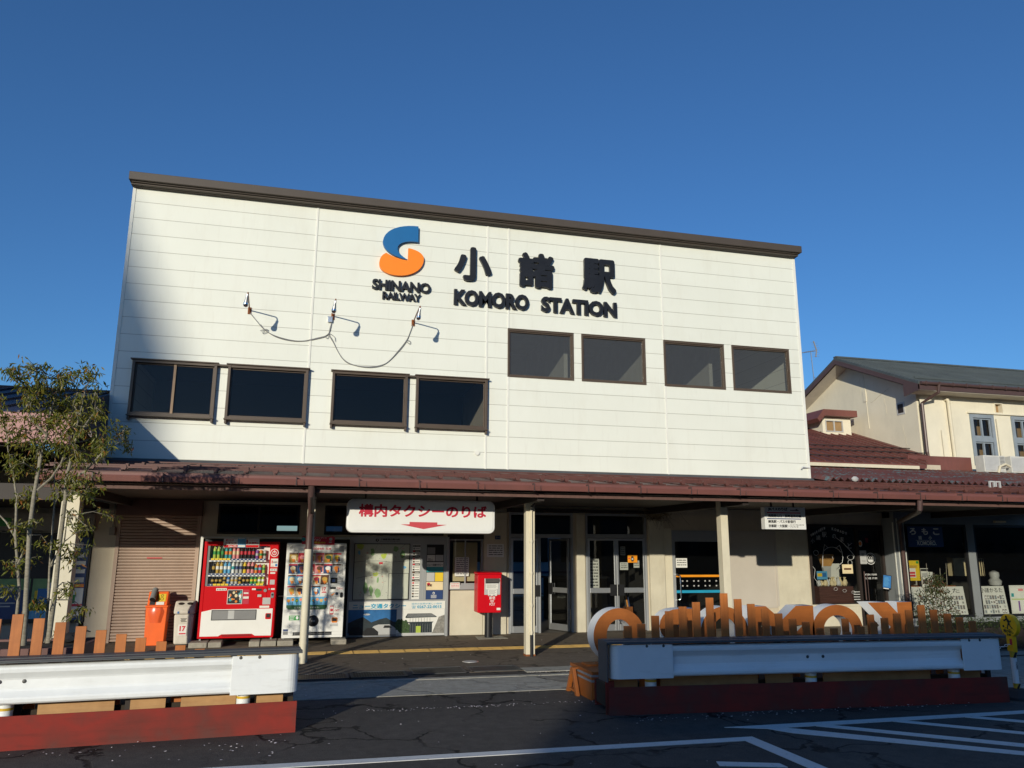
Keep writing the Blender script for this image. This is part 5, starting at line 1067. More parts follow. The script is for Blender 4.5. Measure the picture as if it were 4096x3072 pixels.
for k in range(-7, 10):
    x = 1.40+.187*k; top = 1.178-.0415*k if k >= 0 else 1.178+.0415*k
    board(g1, x, -8.20+(x-3)*.065*.6, max(top, .80), ang=3.7)
g2, T2, L2 = barrier("shaded white guard rail barrier with a wave of wooden boards before the letters", 7.475, -8.40, 12.53, -8.775, (.72, 4.52), [.53, 2.54, 4.47], [(.44, .745), (.64, .745), (2.46, .585), (2.66, .585), (4.60, .745), (4.75, .745)], '', [(.06, .4), (.68, 1.9), (2.0, 2.35), (2.75, 4.2), (4.6, 4.9)])
MB().box(7.44, 7.452, -8.46, -8.18, .36, .80).build("end_board", "plate_grey", g2, bevel=.002)
MB().box(7.46, 7.56, -8.36, -8.34, .0, .36).build("end_plate", "rusty_red_steel", g2)
for x, t in ((7.805, .94), (7.985, .96), (8.16, 1.05), (8.345, 1.10), (8.52, 1.15), (8.71, 1.20), (8.89, 1.25), (9.08, 1.30), (9.27, 1.23), (9.45, 1.17), (9.64, 1.11), (9.83, 1.05), (10.02, .98), (10.21, .94)): board(g2, x, -8.20, t, ang=-4.3)
for x, t in ((10.455, .88), (10.645, .83), (10.84, .89), (11.035, .94), (11.20, .99), (11.39, 1.04), (11.58, 1.08), (11.765, 1.14), (11.955, 1.08), (12.155, 1.03), (12.34, .98), (12.535, .93)): board(g2, x, -8.40, t, ang=-4.3)
for k in range(13):
    x = 7.95+.372*k; t = .86+.14*math.sin((x-8.0)*2.4) if x > 8.4 else .84+.04*k
    board(g2, x, -7.80-.075*(x-7.5)*.8, t, ang=-4.3)

# ------------------------------------------------------------------ giant letters seen from behind
kl2 = thing("letter_sign", "giant wooden KOMORO letters on an orange base, seen from behind and mirrored", "sign", (10.2, -7, 0))
MB().box(7.60, 13.0, -7.55, -6.72, .015, .335).build("base_box", "letter_wood", kl2, bevel=.004)
MB().box(7.585, 7.5995, -7.55, -6.72, .0, .34).build("base_end", "letter_wood", kl2)
for z in (.215, .275): MB().box(7.578, 7.5845, -7.55, -6.72, z, z+.025).box(7.578, 7.70, -7.5565, -7.5505, z, z+.025).build("tape", "tape_grey", kl2)
br = MB()
def bar(p, q, w): br.tube([p, q], w, 4)
br.prism([(-7.22, 0), (-7.06, .325), (-6.98, .325), (-6.78, 0), (-6.85, 0), (-7.0, .24), (-7.04, .24), (-7.15, 0)], 7.50, 7.545, 'x'); br.prism([(-7.15, .035), (-6.85, .035), (-6.85, .06), (-7.15, .06)], 7.502, 7.543, 'x'); br.box(7.545, 7.584, -7.06, -6.98, .30, .325)
br.build("side_brace", "letter_wood", kl2, bevel=.003)
MB().box(7.70, 7.85, -7.1, -6.85, .336, .36).box(7.9, 8.15, -7.2, -6.8, .336, .352).build("base_battens", "letter_wood", kl2)
def letter(me, label):
    me.materials.clear(); me.materials.append(M["letter_wood"]); me.materials.append(M["white"])
    me.update()
    for p in me.polygons: p.material_index = 0 if p.normal.y < -.6 else 1
    o = link("letter", me, kl2); o['label'] = label; return o
def mesh_of(mb):
    me = bpy.data.meshes.new("letter"); me.from_pydata(mb.v, [], mb.f); bm = bmesh.new(); bm.from_mesh(me); bmesh.ops.recalc_face_normals(bm, faces=bm.faces); bm.to_mesh(me); bm.free(); return me
LY0, LY1 = -7.0, -6.755
for (a, b_, w) in ((7.82, 8.55, "first letter O at the left end"), (9.375, 10.115, "middle letter O between R and M"), (11.13, 11.965, "letter O between M and K")):
    letter(mesh_of(MB().ring((a+b_)/2, .695, (b_-a)/2, (b_-a)/2-.185, LY0, LY1, 56, 0, .355, .21)), w)
def tletter(ch, x0, x1, z0, z1, lab):
    me = text_mesh(ch, 1.0, .085, 5); xs = [v.co.x for v in me.vertices]; ys = [v.co.y for v in me.vertices]; ax, bx, ay, by = min(xs), max(xs), min(ys), max(ys)
    for v in me.vertices:
        d = (v.co.z+.5); v.co = Vector((x1-(v.co.x-ax)/(bx-ax)*(x1-x0), LY1+(LY0-LY1)*d, z0+(v.co.y-ay)/(by-ay)*(z1-z0)))
    me.flip_normals(); letter(me, lab)
tletter("R", 8.56, 9.33, .34, 1.03, "mirrored letter R"); tletter("M", 10.125, 11.165, .34, 1.045, "letter M"); tletter("K", 12.0, 12.84, .34, 1.075, "mirrored letter K at the right end")

# ------------------------------------------------------------------ warning post, chain, shrubs at the right
wp = thing("warning_post", "yellow round running child warning sign on a short white post", "sign", (13.03, -8.49, 0))
mt = Matrix.Translation((13.045, -8.49, .873)) @ Matrix.Rotation(R(-96), 4, 'Z') @ Matrix.Rotation(R(2), 4, 'Y')
def C_(mb): return mb.xf(mt)
C_(MB().disc(0, 0, .143, -.03, .03, 40)).build("disc", "sign_yellow", wp, bevel=.006)
rn = MB().disc(-.02, .105, .016, -.032, -.0302, 12).prism([(-.03, .088), (.0, .092), (.03, .03), (.0, .025)], -.032, -.0302, 'y').prism([(0, .03), (.03, .03), (.045, -.005), (.075, -.025), (.068, -.036), (.03, -.012)], -.0325, -.0305, 'y').prism([(0, .03), (.02, .02), (.0, -.02), (-.005, -.05), (-.02, -.045), (-.015, -.01)], -.033, -.031, 'y').prism([(-.03, .085), (-.06, .06), (-.075, .068), (-.078, .056), (-.055, .042), (-.015, .07)], -.0335, -.0315, 'y').prism([(0, .085), (.04, .055), (.055, .07), (.062, .06), (.04, .038), (-.0, .065)], -.034, -.032, 'y').disc(-.08, -.02, .016, -.032, -.0302, 12)
for i in range(10): rn.box(-.065+.017*i, -.05+.017*i, -.032, -.0302, -.045+.008*math.sin(i*1.1), -.039+.008*math.sin(i*1.1))
C_(rn).build("running_figure", "ink", wp)
for wd, a, b_, c, d_ in (("飛び出し", -.085, .085, -.095, -.055), ("注意", -.035, .035, -.13, -.103)):
    o = text("lettering", wd, a, b_, c, d_, -.0302, "ink", None, .003, .03); o.data.transform(mt); o.parent = wp; o.location = -wp.location
C_(MB().box(-.055, .055, -.028, .028, -.33, -.135)).build("neck", "sign_yellow", wp, bevel=.005); C_(MB().box(-.0, .04, -.031, -.0285, -.24, -.165)).build("red_tag", "letter_red", wp)
MB().tube([(13.035, -8.49, .55), (13.03, -8.49, .03)], .036, 18).build("pole", "rail_white", wp, smooth=True)
bn2 = MB().tube([(13.035, -8.49, .555), (13.034, -8.49, .475)], .038, 18, 0).tube([(13.031, -8.49, .16), (13.031, -8.49, .095)], .0375, 18, 0).prism([(13.0, .475), (13.03, .475), (13.07, .555), (13.035, .555)], -8.53, -8.52, 'y', 1).prism([(13.0, .10), (13.025, .10), (13.06, .155), (13.03, .155)], -8.53, -8.52, 'y', 1); bn2.build("bands", ["tape_yellow", "black"], wp)
txt = text("lettering", "小諸市", 0, .03, 0, .10, 0, "grey", None, .002, .0); txt.data.transform(Matrix.Translation((13.02, -8.528, .33))); txt.parent = wp; txt.location = -wp.location
MB().lathe([(.40, .0), (.38, .03), (.16, .085), (.05, .10)], 13.03, -8.49, 8).build("base", "rubber", wp, bevel=.004)
ch = MB(); n = 11
for i in range(n):
    t = i/(n-1); p = Vector((12.62+.40*t, -8.30-.17*t, .60+.035*t-.07*math.sin(math.pi*t)*.6)); a = (i % 2)*1.57
    pts = [p+Vector((.024*math.cos(q), .013*math.sin(q)*math.cos(a), .013*math.sin(q)*math.sin(a))) for q in [j*.6283 for j in range(11)]]; ch.tube(pts, .0045, 6)
tag(ch.build("chain", "rail_white", None, smooth=True), "white plastic chain linking the barrier to the warning post", "chain")
def shrub(name, lb, cat, fn, n, m, size, stems, droop=.2):
    t = thing(name, lb, cat, stems[0][0]); w = MB(); lf = MB(); rnd = random.Random(len(lb))
    for p in stems: w.tube([Vector(q) for q in p], [.012*(1-.7*i/(len(p)-1)) for i in range(len(p))], 5)
    for i in range(n): leaves(lf, fn(rnd), 3, .03, rnd, size, droop)
    w.build("stem", "bark", t); lf.build("foliage", m, t); return t
def nf(r):
    z = r.uniform(.1, 1.30); w = .42*math.sin(min(1, (z+.15)/1.0)*2.2)**.7*(1 if z < .9 else .55); a = r.uniform(0, 6.28); q = w*math.sqrt(r.random()); return (17.15+q*math.cos(a), -2.75+q*math.sin(a), z)
shrub("nandina_bush", "loose leafy bush in front of the shop window with the poster boards", "bush", nf, 620, "nandina_leaf", (.026, .046), [[(17.15+.05*i, -2.75, 0), (17.15+.12*i, -2.75+.05*i, .6), (17.15+.16*i, -2.75, 1.1+.1*(i % 2)), (17.16+.17*i, -2.75, 1.35+.1*(i % 3))] for i in (-2, -1, 0, 1, 2)])
hg = thing("hedge", "low dark clipped hedge along the front of the shop windows", "hedge", (19.5, -4, 0)); MB().box(16.05, 24, -4.55, -3.55, 0, .40).build("core", "dark_brown", hg)
hl = MB(); rnd = random.Random(9)
for i in range(2600):
    f = rnd.random(); x = rnd.uniform(15.95, 22.5)
    p = (x, rnd.uniform(-4.65, -3.5), .46+rnd.gauss(0, .025)) if f < .5 else (x, -4.62+rnd.gauss(0, .03), rnd.uniform(.02, .5)) if f < .9 else (15.97+rnd.gauss(0, .03), rnd.uniform(-4.6, -3.5), rnd.uniform(.02, .48))
    leaves(hl, p, 2, .03, rnd, (.02, .034), -.1)
hl.build("foliage", "hedge_leaf", hg)

# ------------------------------------------------------------------ shop at the right end
sp_ = thing("shop_building", "grey framed shop front with big windows under the right end of the canopy", "building", (20, 0, 0))
SY = -.45
w = MB().box(18.21, 18.50, SY, SY+.13, 0, 2.62).box(20.38, 20.60, SY, SY+.13, 0, 2.62).box(22.4, 22.62, SY, SY+.13, 0, 2.62).box(18.50, 20.38, SY, SY+.13, 2.47, 2.62).box(20.60, 22.4, SY, SY+.13, 2.47, 2.62).box(18.50, 20.38, SY, SY+.13, 0, .19).box(20.60, 22.4, SY, SY+.13, 0, .19).box(22.62, 27, SY, SY+.13, 0, 2.62).box(18.21, 18.35, SY+.131, .15, 0, 2.62).box(18.21, 27, SY, SY+.13, 2.621, 3.45)
w.build("front_wall", "frame_grey", sp_, bevel=.003)
MB().box(18.275, 18.29, SY-.02, SY-.001, 0, 2.6).box(18.475, 18.485, SY-.015, SY-.001, 0, 2.6).box(18.195, 18.209, SY+.02, SY+.05, 0, 2.5).build("wall_trim", "batten_white", sp_)
for a, b in ((18.50, 20.38), (20.60, 22.4)):
    fo = MB().frame(a, b, .19, 2.47, .06, SY+.02, SY+.09).build("window_frame", "black", sp_); MB().rect(a+.05, b-.05, .24, 2.42, SY+.05).build("pane", "door_glass", fo)
MB().box(18.36, 27, 3.6, 3.7, 0, 3.4).box(18.36, 27, SY+.14, 3.6, 2.95, 3.0).box(26.9, 27, SY+.14, 3.6, 0, 3).build("inner_walls", "dark_room", sp_)
MB().box(16.04, 17.42, -.02, .10, 0, .50).box(16.0, 17.46, -.05, -.021, .47, .52).build("window_apron", "cream_stucco", sp_)
fr = MB().box(16.04, 16.10, -.04, .06, .5, 2.44).box(17.40, 17.47, -.04, .06, 0, 2.44).box(18.14, 18.2, -.04, .06, 0, 2.44).box(16.1, 17.4, -.04, .06, 2.38, 2.44).box(17.47, 18.14, -.04, .06, 2.3, 2.44).box(16.1, 17.4, -.04, .06, .5, .54).build("entrance_frame", "dark_brown", sp_)
MB().rect(16.08, 17.42, .5, 2.42, -.005).build("pane", "door_glass", fr); MB().rect(17.45, 18.16, 0.02, 2.35, -.005).build("pane", "door_glass", fr)
MB().tube([(17.52, -.08, 1.30), (17.52, -.08, .62)], .015, 8).tube([(17.60, -.08, 1.25), (17.60, -.08, .60)], .008, 8).build("door_handle", "pipe_brown", fr)
wa = MB(); yk = -.0085
def strk(pts, r=.0065, cl=False):
    pts = pts+[pts[0]] if cl else pts
    wa.tube([(x, yk, z) for x, z in pts], r, 4)
def arc(cx, cz, rx, rz, a0, a1, n=18): return [(cx+rx*math.cos(R(a0+(a1-a0)*i/n)), cz+rz*math.sin(R(a0+(a1-a0)*i/n))) for i in range(n+1)]
strk([(16.40, 1.40), (16.42, 1.62), (16.45, 1.78), (16.50, 1.95), (16.60, 1.87)]); strk(arc(16.70, 1.70, .26, .19, 150, 20)); strk([(16.82, 1.86), (16.93, 1.94), (16.98, 1.78), (17.0, 1.64), (16.97, 1.52), (16.88, 1.46)]); strk([(16.70, 1.66), (16.71, 1.60)], .004)
strk(arc(17.22, 1.64, .09, .055, 0, 360), .004); strk(arc(17.19, 1.51, .06, .065, 0, 360), .004); strk(arc(16.24, 1.75, .07, .06, 0, 360), .005); strk([(16.85, 2.12), (17.05, 1.98), (17.25, 1.78), (17.33, 1.68), (17.30, 1.62)], .008); strk([(16.1, 1.45), (16.18, 1.35), (16.14, 1.15), (16.25, 1.0)], .004)
for ch_, x, z, s in (("小", 16.12, 1.98, .11), ("諸", 16.28, 2.06, .12), ("駅", 16.45, 2.13, .13), ("の", 16.74, 2.10, .11), ("ま", 16.95, 2.02, .12), ("ど", 17.16, 1.86, .14)): add_text(wa, ch_, x, x+s, z, z+s, yk, 0, .0)
for i, ch_ in enumerate("KOMOROEKI"): t = i/8; add_text(wa, ch_, 16.07+.055*i, 16.115+.055*i, 2.12+.2*t, 2.19+.2*t, yk, 0, .05)
for i, ch_ in enumerate("KOMADO"): t = i/5; add_text(wa, ch_, 16.74+.075*i, 16.80+.075*i, 2.30-.10*t, 2.37-.10*t, yk, 0, .05)
wa.ring(17.80, 1.61, .145, .128, yk-.003, yk, 32).ring(17.80, 1.61, .10, .092, yk-.003, yk, 28).prism([(17.71, 1.59), (17.89, 1.59), (17.86, 1.53), (17.74, 1.53)], yk-.003, yk, 'y')
for i in range(3): wa.ring(17.74+.06*i, 1.63, .03, .024, yk-.004-.001*i, yk, 14)
add_text(wa, "OPEN 10:00", 17.56, 17.94, 1.20, 1.245, yk, 0, .02); add_text(wa, "CLOSE 17:00", 17.56, 17.94, 1.11, 1.155, yk, 0, .02)
for k in range(4): wa.rect(17.22, 17.40, .80-.06*k, .815-.06*k, yk, 0)
for k in range(3): strk(arc(16.72+.25*k, .88-.04*k, .05, .035, 0, 360), .003)
wo = stuff(wa.build("window_drawing", "cat_line", fr))
poster("pale paper notice with a wavy edge on the shop door glass", 17.47, 17.68, 1.48, 1.81, -.012, "light_grey", [(.3, .6, .4, .2, "grey"), (.3, .2, .5, .05, "grey")], "notice")
poster("small cream badge shaped sticker low on the shop window", 16.95, 17.25, 1.25, 1.47, -.012, "cream", [(.15, .4, .7, .2, "brown")], "sticker")
sk = thing("round_sticker", "round cream sticker high on the shop door glass", "sticker", (17.53, -.01, 2.0)); MB().disc(17.53, 1.98, .06, -.014, -.01, 24, 0, .08).disc(17.53, 1.98, .04, -.0165, -.0142, 18, 1, .05).build("sheet", ["paper", "orange"], sk)
rs_ = thing("red_sign", "tiny bright red sign deep inside the shop door", "sign", (18.05, .4, 2.05)); MB().box(18.02, 18.10, .40, .41, 2.0, 2.13).build("panel", "sign_red", rs_)
cdr = thing("drawer_chest", "dark reddish wooden drawer chest behind the shop window", "chest", (16.95, .4, .2)); MB().box(16.44, 17.42, .25, .75, .1, .93).build("body", "drawer_wood", cdr); dr = MB()
for k in range(6): dr.box(16.46, 17.40, .242, .2495, .15+.13*k, .265+.13*k)
dr.build("drawer_fronts", "drawer_wood", cdr, bevel=.003)
pgs = random.Random(8)
for i in range(9):
    x = 16.56+.095*i; b_ = thing("sweet_bag", "clear bag of pale sweets in the row on the drawer chest", "bag", (x, .45, .93), "bags of sweets on the drawer chest"); m_ = MB().lathe([(.03, .932), (.055, .96), (.058, 1.02), (.03, 1.08), (.012, 1.11), (.03, 1.15)], x, .42+.05*(i % 2), 10); m_.v = [(a+pgs.uniform(-.01, .01), b2+pgs.uniform(-.01, .01), c+pgs.uniform(-.006, .006)) for a, b2, c in m_.v]; m_.build("bag", "cream" if i % 3 else "clear_plastic", b_)
tb_ = thing("paper_bag", "orange brown cone shaped bag hanging inside the shop window", "bag", (16.75, .3, 1.4)); MB().prism([(16.52, 1.72), (16.95, 1.72), (16.97, 1.62), (16.86, 1.42), (16.62, 1.42)], .28, .36, 'y').build("bag", "tan_bag", tb_, bevel=.01); MB().prism([(16.62, 1.42), (16.86, 1.42), (16.83, 1.15), (16.68, 1.15)], .29, .35, 'y').build("pouch", "light_grey", tb_)
poster("blue and yellow leaflet standing on the drawer chest", 16.42, 16.72, 1.10, 1.30, .28, "sky_blue", [(.05, .35, .5, .4, "yellow"), (.5, .3, .4, .5, "blue")]); poster("white card standing behind the bags on the chest", 16.95, 17.3, 1.0, 1.48, .55, "paper", [])
tbl = thing("menu_tablet", "blue lit tablet on a bracket at the corner of the shop", "tablet", (18.0, -.2, .85)); mt = Matrix.Translation((18.02, -.24, 1.04)) @ Matrix.Rotation(R(-14), 4, 'Z') @ Matrix.Rotation(R(8), 4, 'Y')
MB().prism(rrect(-.11, .11, -.17, .18, .012), -.012, .012, 'y').xf(mt).build("case", "black", tbl); ts_ = MB().box(-.095, .095, -.0145, -.0125, -.13, .165, 0).box(-.08, .05, -.0145, -.0125, -.158, -.14, 1)
for k in range(10): ts_.box(-.07, .03+.01*(k % 4), -.016, -.0147, .11-.022*k, .117-.022*k, 2)
ts_.xf(mt).build("screen", ["blue", "white", "sky_blue"], tbl); MB().tube([(18.02, -.23, 1.0), (18.2, -.1, .98)], .012, 6).build("bracket", "black", tbl)
es = thing("enamel_sign", "old navy enamel station sign with white kana and KOMORO lettering", "sign", (19.05, -.46, 1.9)); MB().box(18.57, 19.62, -.475, -.46, 1.905, 2.41).build("plate", "blue_dark", es, bevel=.004)
for c_, x in (("ろ", 18.63), ("も", 18.99), ("こ", 19.33)): text("character", c_, x, x+.19, 2.20, 2.37, -.4755, "sign_white", es, .002, .035)
text("character", "諸", 18.88, 18.98, 2.08, 2.18, -.4755, "sign_white", es, .002, .03); text("character", "小", 19.18, 19.28, 2.08, 2.18, -.4755, "sign_white", es, .002, .03); text("lettering", "KOMORO.", 18.83, 19.40, 1.945, 2.05, -.4755, "sign_white", es, .002, .03); MB().box(18.80, 19.37, -.478, -.4752, 2.062, 2.069).build("rule", "sign_white", es)
def cards_board(lb, x0, x1, seed):
    o = thing("card_board", lb, "board", ((x0+x1)/2, -.36, .24)); mt = Matrix.Translation((x0, -.365, .235)) @ Matrix.Rotation(R(-7), 4, 'X'); W_ = x1-x0
    MB().box(0, W_, .0, .012, 0, .70).xf(mt).build("sheet", "paper", o); r = random.Random(seed); c = MB(); n = int(W_/.085)
    for rr in range(4):
        for k in range(n): x = .04+k*(W_-.08)/n; c.box(x, x+.058, -.003, -.001, .03+.115*rr, .125+.115*rr, r.randrange(6)); c.box(x+.008, x+.05, -.005, -.0032, .05+.115*rr, .10+.115*rr, r.randrange(6))
    c.xf(mt).build("cards", ["light_grey", "paper", "blue_frame", "mauve_panel", "grey", "white"], o)
    t_ = text("lettering", "小諸かるた", .12*W_, .92*W_, .54, .66, -.001, "ink", None, .003, .0); t_.data.transform(mt); t_.parent = o; t_.location = -o.location
cards_board("board of small picture cards in the first shop window behind the bush", 18.60, 20.24, 1); cards_board("board of small picture cards in the second shop window", 20.65, 21.50, 2)
poster("white poster with coloured doodles next to the second card board", 21.58, 22.36, .24, .95, -.37, "paper", [(.3, .1, .06, .35, "purple"), (.6, .3, .15, .2, "sky_blue"), (.05, .5, .5, .03, "lime"), (.35, .8, .2, .08, "pink"), (.05, .6, .1, .12, "teal"), (.7, .7, .12, .1, "yellow")])
poster("yellow price poster with red numbers in the first shop window", 18.58, 18.93, 1.08, 1.57, -.34, "yellow", [(.05, .62, .75, .14, "gold"), (.1, .16, .55, .46, "paper"), (.15, .34, .45, .1, "letter_red"), (.15, .2, .45, .1, "letter_red"), (.75, .85, .2, .12, "green")])
poster("black and white leaflet beside the yellow poster", 18.96, 19.18, .92, 1.38, -.34, "paper", [(0, .85, 1, .12, "ink"), (.1, .55, .8, .2, "light_grey"), (.1, .2, .8, .2, "mauve_panel")])
dp2 = thing("display_box", "white cardboard box on a table inside the shop window", "box", (19.4, .1, .9)); MB().box(19.2, 19.62, .0, .35, .95, 1.28).build("box", "paper", dp2); MB().box(18.7, 20.2, -.1, .5, .88, .94).build("shelf", "letter_wood", dp2)
cb2 = thing("display_box", "pale box with letters and slats far inside the second window", "box", (21.4, .6, 1.2)); MB().box(20.95, 21.95, .7, .9, 1.15, 1.62).build("box", "cream", cb2)
for k in range(8): MB().box(21.4+.07*k, 21.412+.07*k, .66, .68, 1.1, 1.9).build("slat", "dark_brown", cb2)
lp = thing("pendant_lamp", "small white pendant lamp in the second shop window", "lamp", (20.86, .0, 2.1)); MB().tube([(20.86, 0, 2.9), (20.86, 0, 2.02)], .004, 5).build("cord", "light_grey", lp); MB().box(20.75, 20.97, -.1, .1, 1.93, 2.02).build("shade", "white", lp, bevel=.01)
mo_ = thing("plush_toy", "fluffy white plush toy behind the second card board", "toy", (21.45, -.1, .95)); MB().lathe([(.05, .9), (.14, .95), (.16, 1.05), (.10, 1.12), (.12, 1.2), (.11, 1.27), (.03, 1.31)], 21.42, -.12, 14).build("body", "light_grey", mo_, smooth=True)
bx2 = thing("wall_light", "small cream light box on the beam above the second window", "light", (21.5, -.5, 2.55)); MB().box(21.25, 21.6, -.52, -.451, 2.53, 2.58).build("case", "cream", bx2, bevel=.005)
MB().tube([(15.37, -4.56, 2.79), (15.37, -4.54, 2.60), (15.55, -4.3, 2.56), (18.18, -.66, 2.50), (18.31, -.56, 2.42), (18.32, -.55, 0)], .05, 12).build("downpipe", "pipe_brown", sp_, smooth=True)
co = MB(); x = 16.36; V = []; n = 0; pit = .10
while x < 29: V.append((x, .09 if n % 2 else 0)); x += pit; n += 1
for (xa, za), (xb, zb) in zip(V, V[1:]): co.quad((xa, -.62, 3.47+za), (xb, -.62, 3.47+zb), (xb, 4.1, 4.33+zb), (xa, 4.1, 4.33+za)); co.quad((xa, -.62, 3.45+za), (xb, -.62, 3.45+zb), (xb, -.60, 3.45+zb), (xa, -.60, 3.45+za))
cro2 = co.build("corrugated_roof", "corrugated_roof", sp_)
MB().box(16.3, 29, -.58, -.45, 3.36, 3.455).build("roof_trim", "maroon_roof", sp_)
for x in (19.45, 22.3): r_ = MB(); [r_.frame(x+.17*k, x+.15+.17*k, ys(-2.2)+.02, ys(-2.2)+.2, .03, -2.24, -2.2) for k in (0, 1)]; r_.build("rusty_bracket", "light_grey" if x < 20 else "rust", sp_)
rh = thing("bird", "small pale pigeon like ornament on the corrugated roof edge", "ornament", (17.0, -.66, 3.52)); MB().lathe([(.01, 3.46), (.055, 3.49), (.07, 3.54), (.03, 3.59)], 17.02, -.68, 12, 0, 1.5, .8).build("body", "light_grey", rh, smooth=True)

# ------------------------------------------------------------------ hall roof and cream house behind
hr = thing("station_hall", "maroon ribbed hall roof with a small dormer beside the white wall", "building", (20, 6, 3))
zr = lambda y: 5.02+.352*(y-4.98)
MB().add([(16.3, 3.4, zr(3.4)), (22.9, 3.4, zr(3.4)), (24.36, 4.9, zr(4.9)), (24.36, 11, zr(11)), (16.3, 11, zr(11)), (16.3, 3.4, zr(3.4)-.12), (22.9, 3.4, zr(3.4)-.12), (24.36, 4.9, zr(4.9)-.12), (24.36, 11, zr(11)-.12), (16.3, 11, zr(11)-.12)], [(0, 1, 2, 3, 4), (5, 9, 8, 7, 6), (0, 5, 6, 1), (1, 6, 7, 2), (2, 7, 8, 3), (3, 8, 9, 4), (4, 9, 5, 0)]).build("roof", "maroon_roof", hr)
rb = MB(); x = 16.5
while x < 24.3:
    y0 = 3.4 if x < 22.9 else 3.4+(x-22.9)*1.03; rb.prism([(y0, zr(y0)), (11, zr(11)), (11, zr(11)+.045), (y0, zr(y0)+.045)], x-.018, x+.018, 'x'); x += .34
rb.build("roof_ribs", "maroon_roof", hr)
MB().box(16.3, 22.5, 3.25, 3.39, zr(3.4)-.16, zr(3.4)-.06).build("eave_trim", "cream_paint", hr); sg2 = MB()
for y, xe in ((4.0, 22.7), (4.9, 24.3), (5.6, 24.3)): sg2.box(16.3, xe, y-.012, y+.012, zr(y)+.05, zr(y)+.08)
sg2.build("snow_guard", "dark_brown", hr); MB().box(16.3, 24, 4.0, 6.0, 3.0, zr(4.2)-.2).build("wall", "beige_wall", hr)
MB().box(22.9, 25.4, 4.15, 4.98, 4.40, 4.86).build("flashing", "maroon_roof", hr); 
dm = MB().box(22.62, 22.74, 8.0, 8.1, 6.0, 6.72).box(23.5, 23.86, 8.0, 8.1, 6.0, 6.72).box(22.74, 23.5, 8.0, 8.1, 6.0, 6.18).box(22.74, 23.5, 8.0, 8.1, 6.62, 6.72).box(22.62, 22.70, 8.1, 10.5, 6.2, 6.72).box(23.78, 23.86, 8.1, 10.5, 6.2, 6.72)
dmo = dm.build("dormer", "house_wall", hr); MB().prism([(22.2, 6.62), (22.5, 6.98), (23.95, 6.98), (23.95, 6.74), (22.55, 6.74), (22.3, 6.5)], 7.7, 11, 'y').build("dormer_roof", "maroon_roof", dmo)
MB().frame(22.74, 23.5, 6.18, 6.62, .035, 7.97, 8.03).box(23.1, 23.14, 7.975, 8.03, 6.2, 6.6).build("dormer_window", "light_grey", dmo); MB().rect(22.76, 23.48, 6.2, 6.6, 8.05).build("dormer_blind", "curtain", dmo)

hs = thing("house", "two storey cream house with a grey tiled roof beyond the canopy roof", "building", (30, 8, 0))
HX, HY, HR, HW, HE = 24.37, 5.0, 8.45, 11.9, 7.30       # gable plane, front plane, ridge depth, rear plane, eave height
zg = lambda y: 9.12-(abs(y-HR))*.435
hw = wall_cells(MB(), HX, 44, 0, HE+.3, HY, HY+.15, [(26.46, 27.32, 4.80, 6.44), (28.25, 29.11, 4.80, 6.44), (30.2, 31.06, 4.80, 6.44), (27.55, 27.85, 6.63, 6.94)])
hw.prism([(HY+.151, 0), (HW, 0), (HW, zg(HW)), (HR, zg(HR)), (HY+.151, zg(HY+.15))], HX, HX+.15, 'x').build("wall", "house_wall", hs)
MB().box(27.54, 27.86, HY+.151, HY+.3, 6.6, 6.97).box(26.4, 31.2, HY+.6, HY+.7, 4.6, 6.6).build("inner_wall", "curtain", hs)
MB().box(HX-.02, HX+.02, 5.72, 6.1, 6.56, 7.0).build("small_window", "light_grey", hs); MB().box(HX-.025, HX-.0205, 5.78, 6.04, 6.62, 6.94).build("small_pane", "dark_brown", hs)
oh = .62; rfm = MB(); e0 = 4.30; ez = zg(e0)+.10
for y0, y1 in ((e0, HR), (HR, 12.8)):
    za, zb = zg(y0)+.10, zg(y1)+.10; rfm.add([(HX-oh, y0, za), (45, y0, za), (45, y1, zb), (HX-oh, y1, zb), (HX-oh, y0, za-.09), (45, y0, za-.09), (45, y1, zb-.09), (HX-oh, y1, zb-.09)], [(0, 1, 2, 3), (7, 6, 5, 4), (0, 4, 5, 1), (1, 5, 6, 2), (2, 6, 7, 3), (3, 7, 4, 0)])
ro = rfm.build("roof", "slate_roof", hs); tl = MB(); y = e0+.02
while y < HR: tl.box(HX-oh+.01, 45, y, y+.02, zg(y)+.10, zg(y)+.118); y += .16
tl.box(HX-oh, 45, HR-.09, HR+.09, zg(HR)+.09, zg(HR)+.15); tl.build("roof_courses", "slate_roof", ro); MB().box(HX-.3, 45, 4.78, 4.83, zg(4.8)+.11, zg(4.8)+.17).build("snow_guard", "slate_roof", ro)
vg = MB()
for s in (1, -1):
    ye = HR-s*(HR-e0); vg.add([(HX-oh-.02, ye, zg(ye)+.01), (HX-oh-.02, HR, zg(HR)+.01), (HX-oh-.02, HR, zg(HR)-.17), (HX-oh-.02, ye, zg(ye)-.17), (HX-oh+.03, ye, zg(ye)+.01), (HX-oh+.03, HR, zg(HR)+.01), (HX-oh+.03, HR, zg(HR)-.17), (HX-oh+.03, ye, zg(ye)-.17)], [(0, 1, 2, 3), (7, 6, 5, 4), (0, 4, 5, 1), (1, 5, 6, 2), (2, 6, 7, 3), (3, 7, 4, 0)])
vg.box(HX-oh+.031, 45, e0-.01, e0+.03, ez-.28, ez-.09).prism([(e0, ez-.31), (e0, ez-.1), (HY-.02, zg(HY)-.1), (HY-.02, ez-.40)], HX-oh-.022, HX-oh+.032, 'x'); vg.build("barge_board", "pipe_brown", hs)
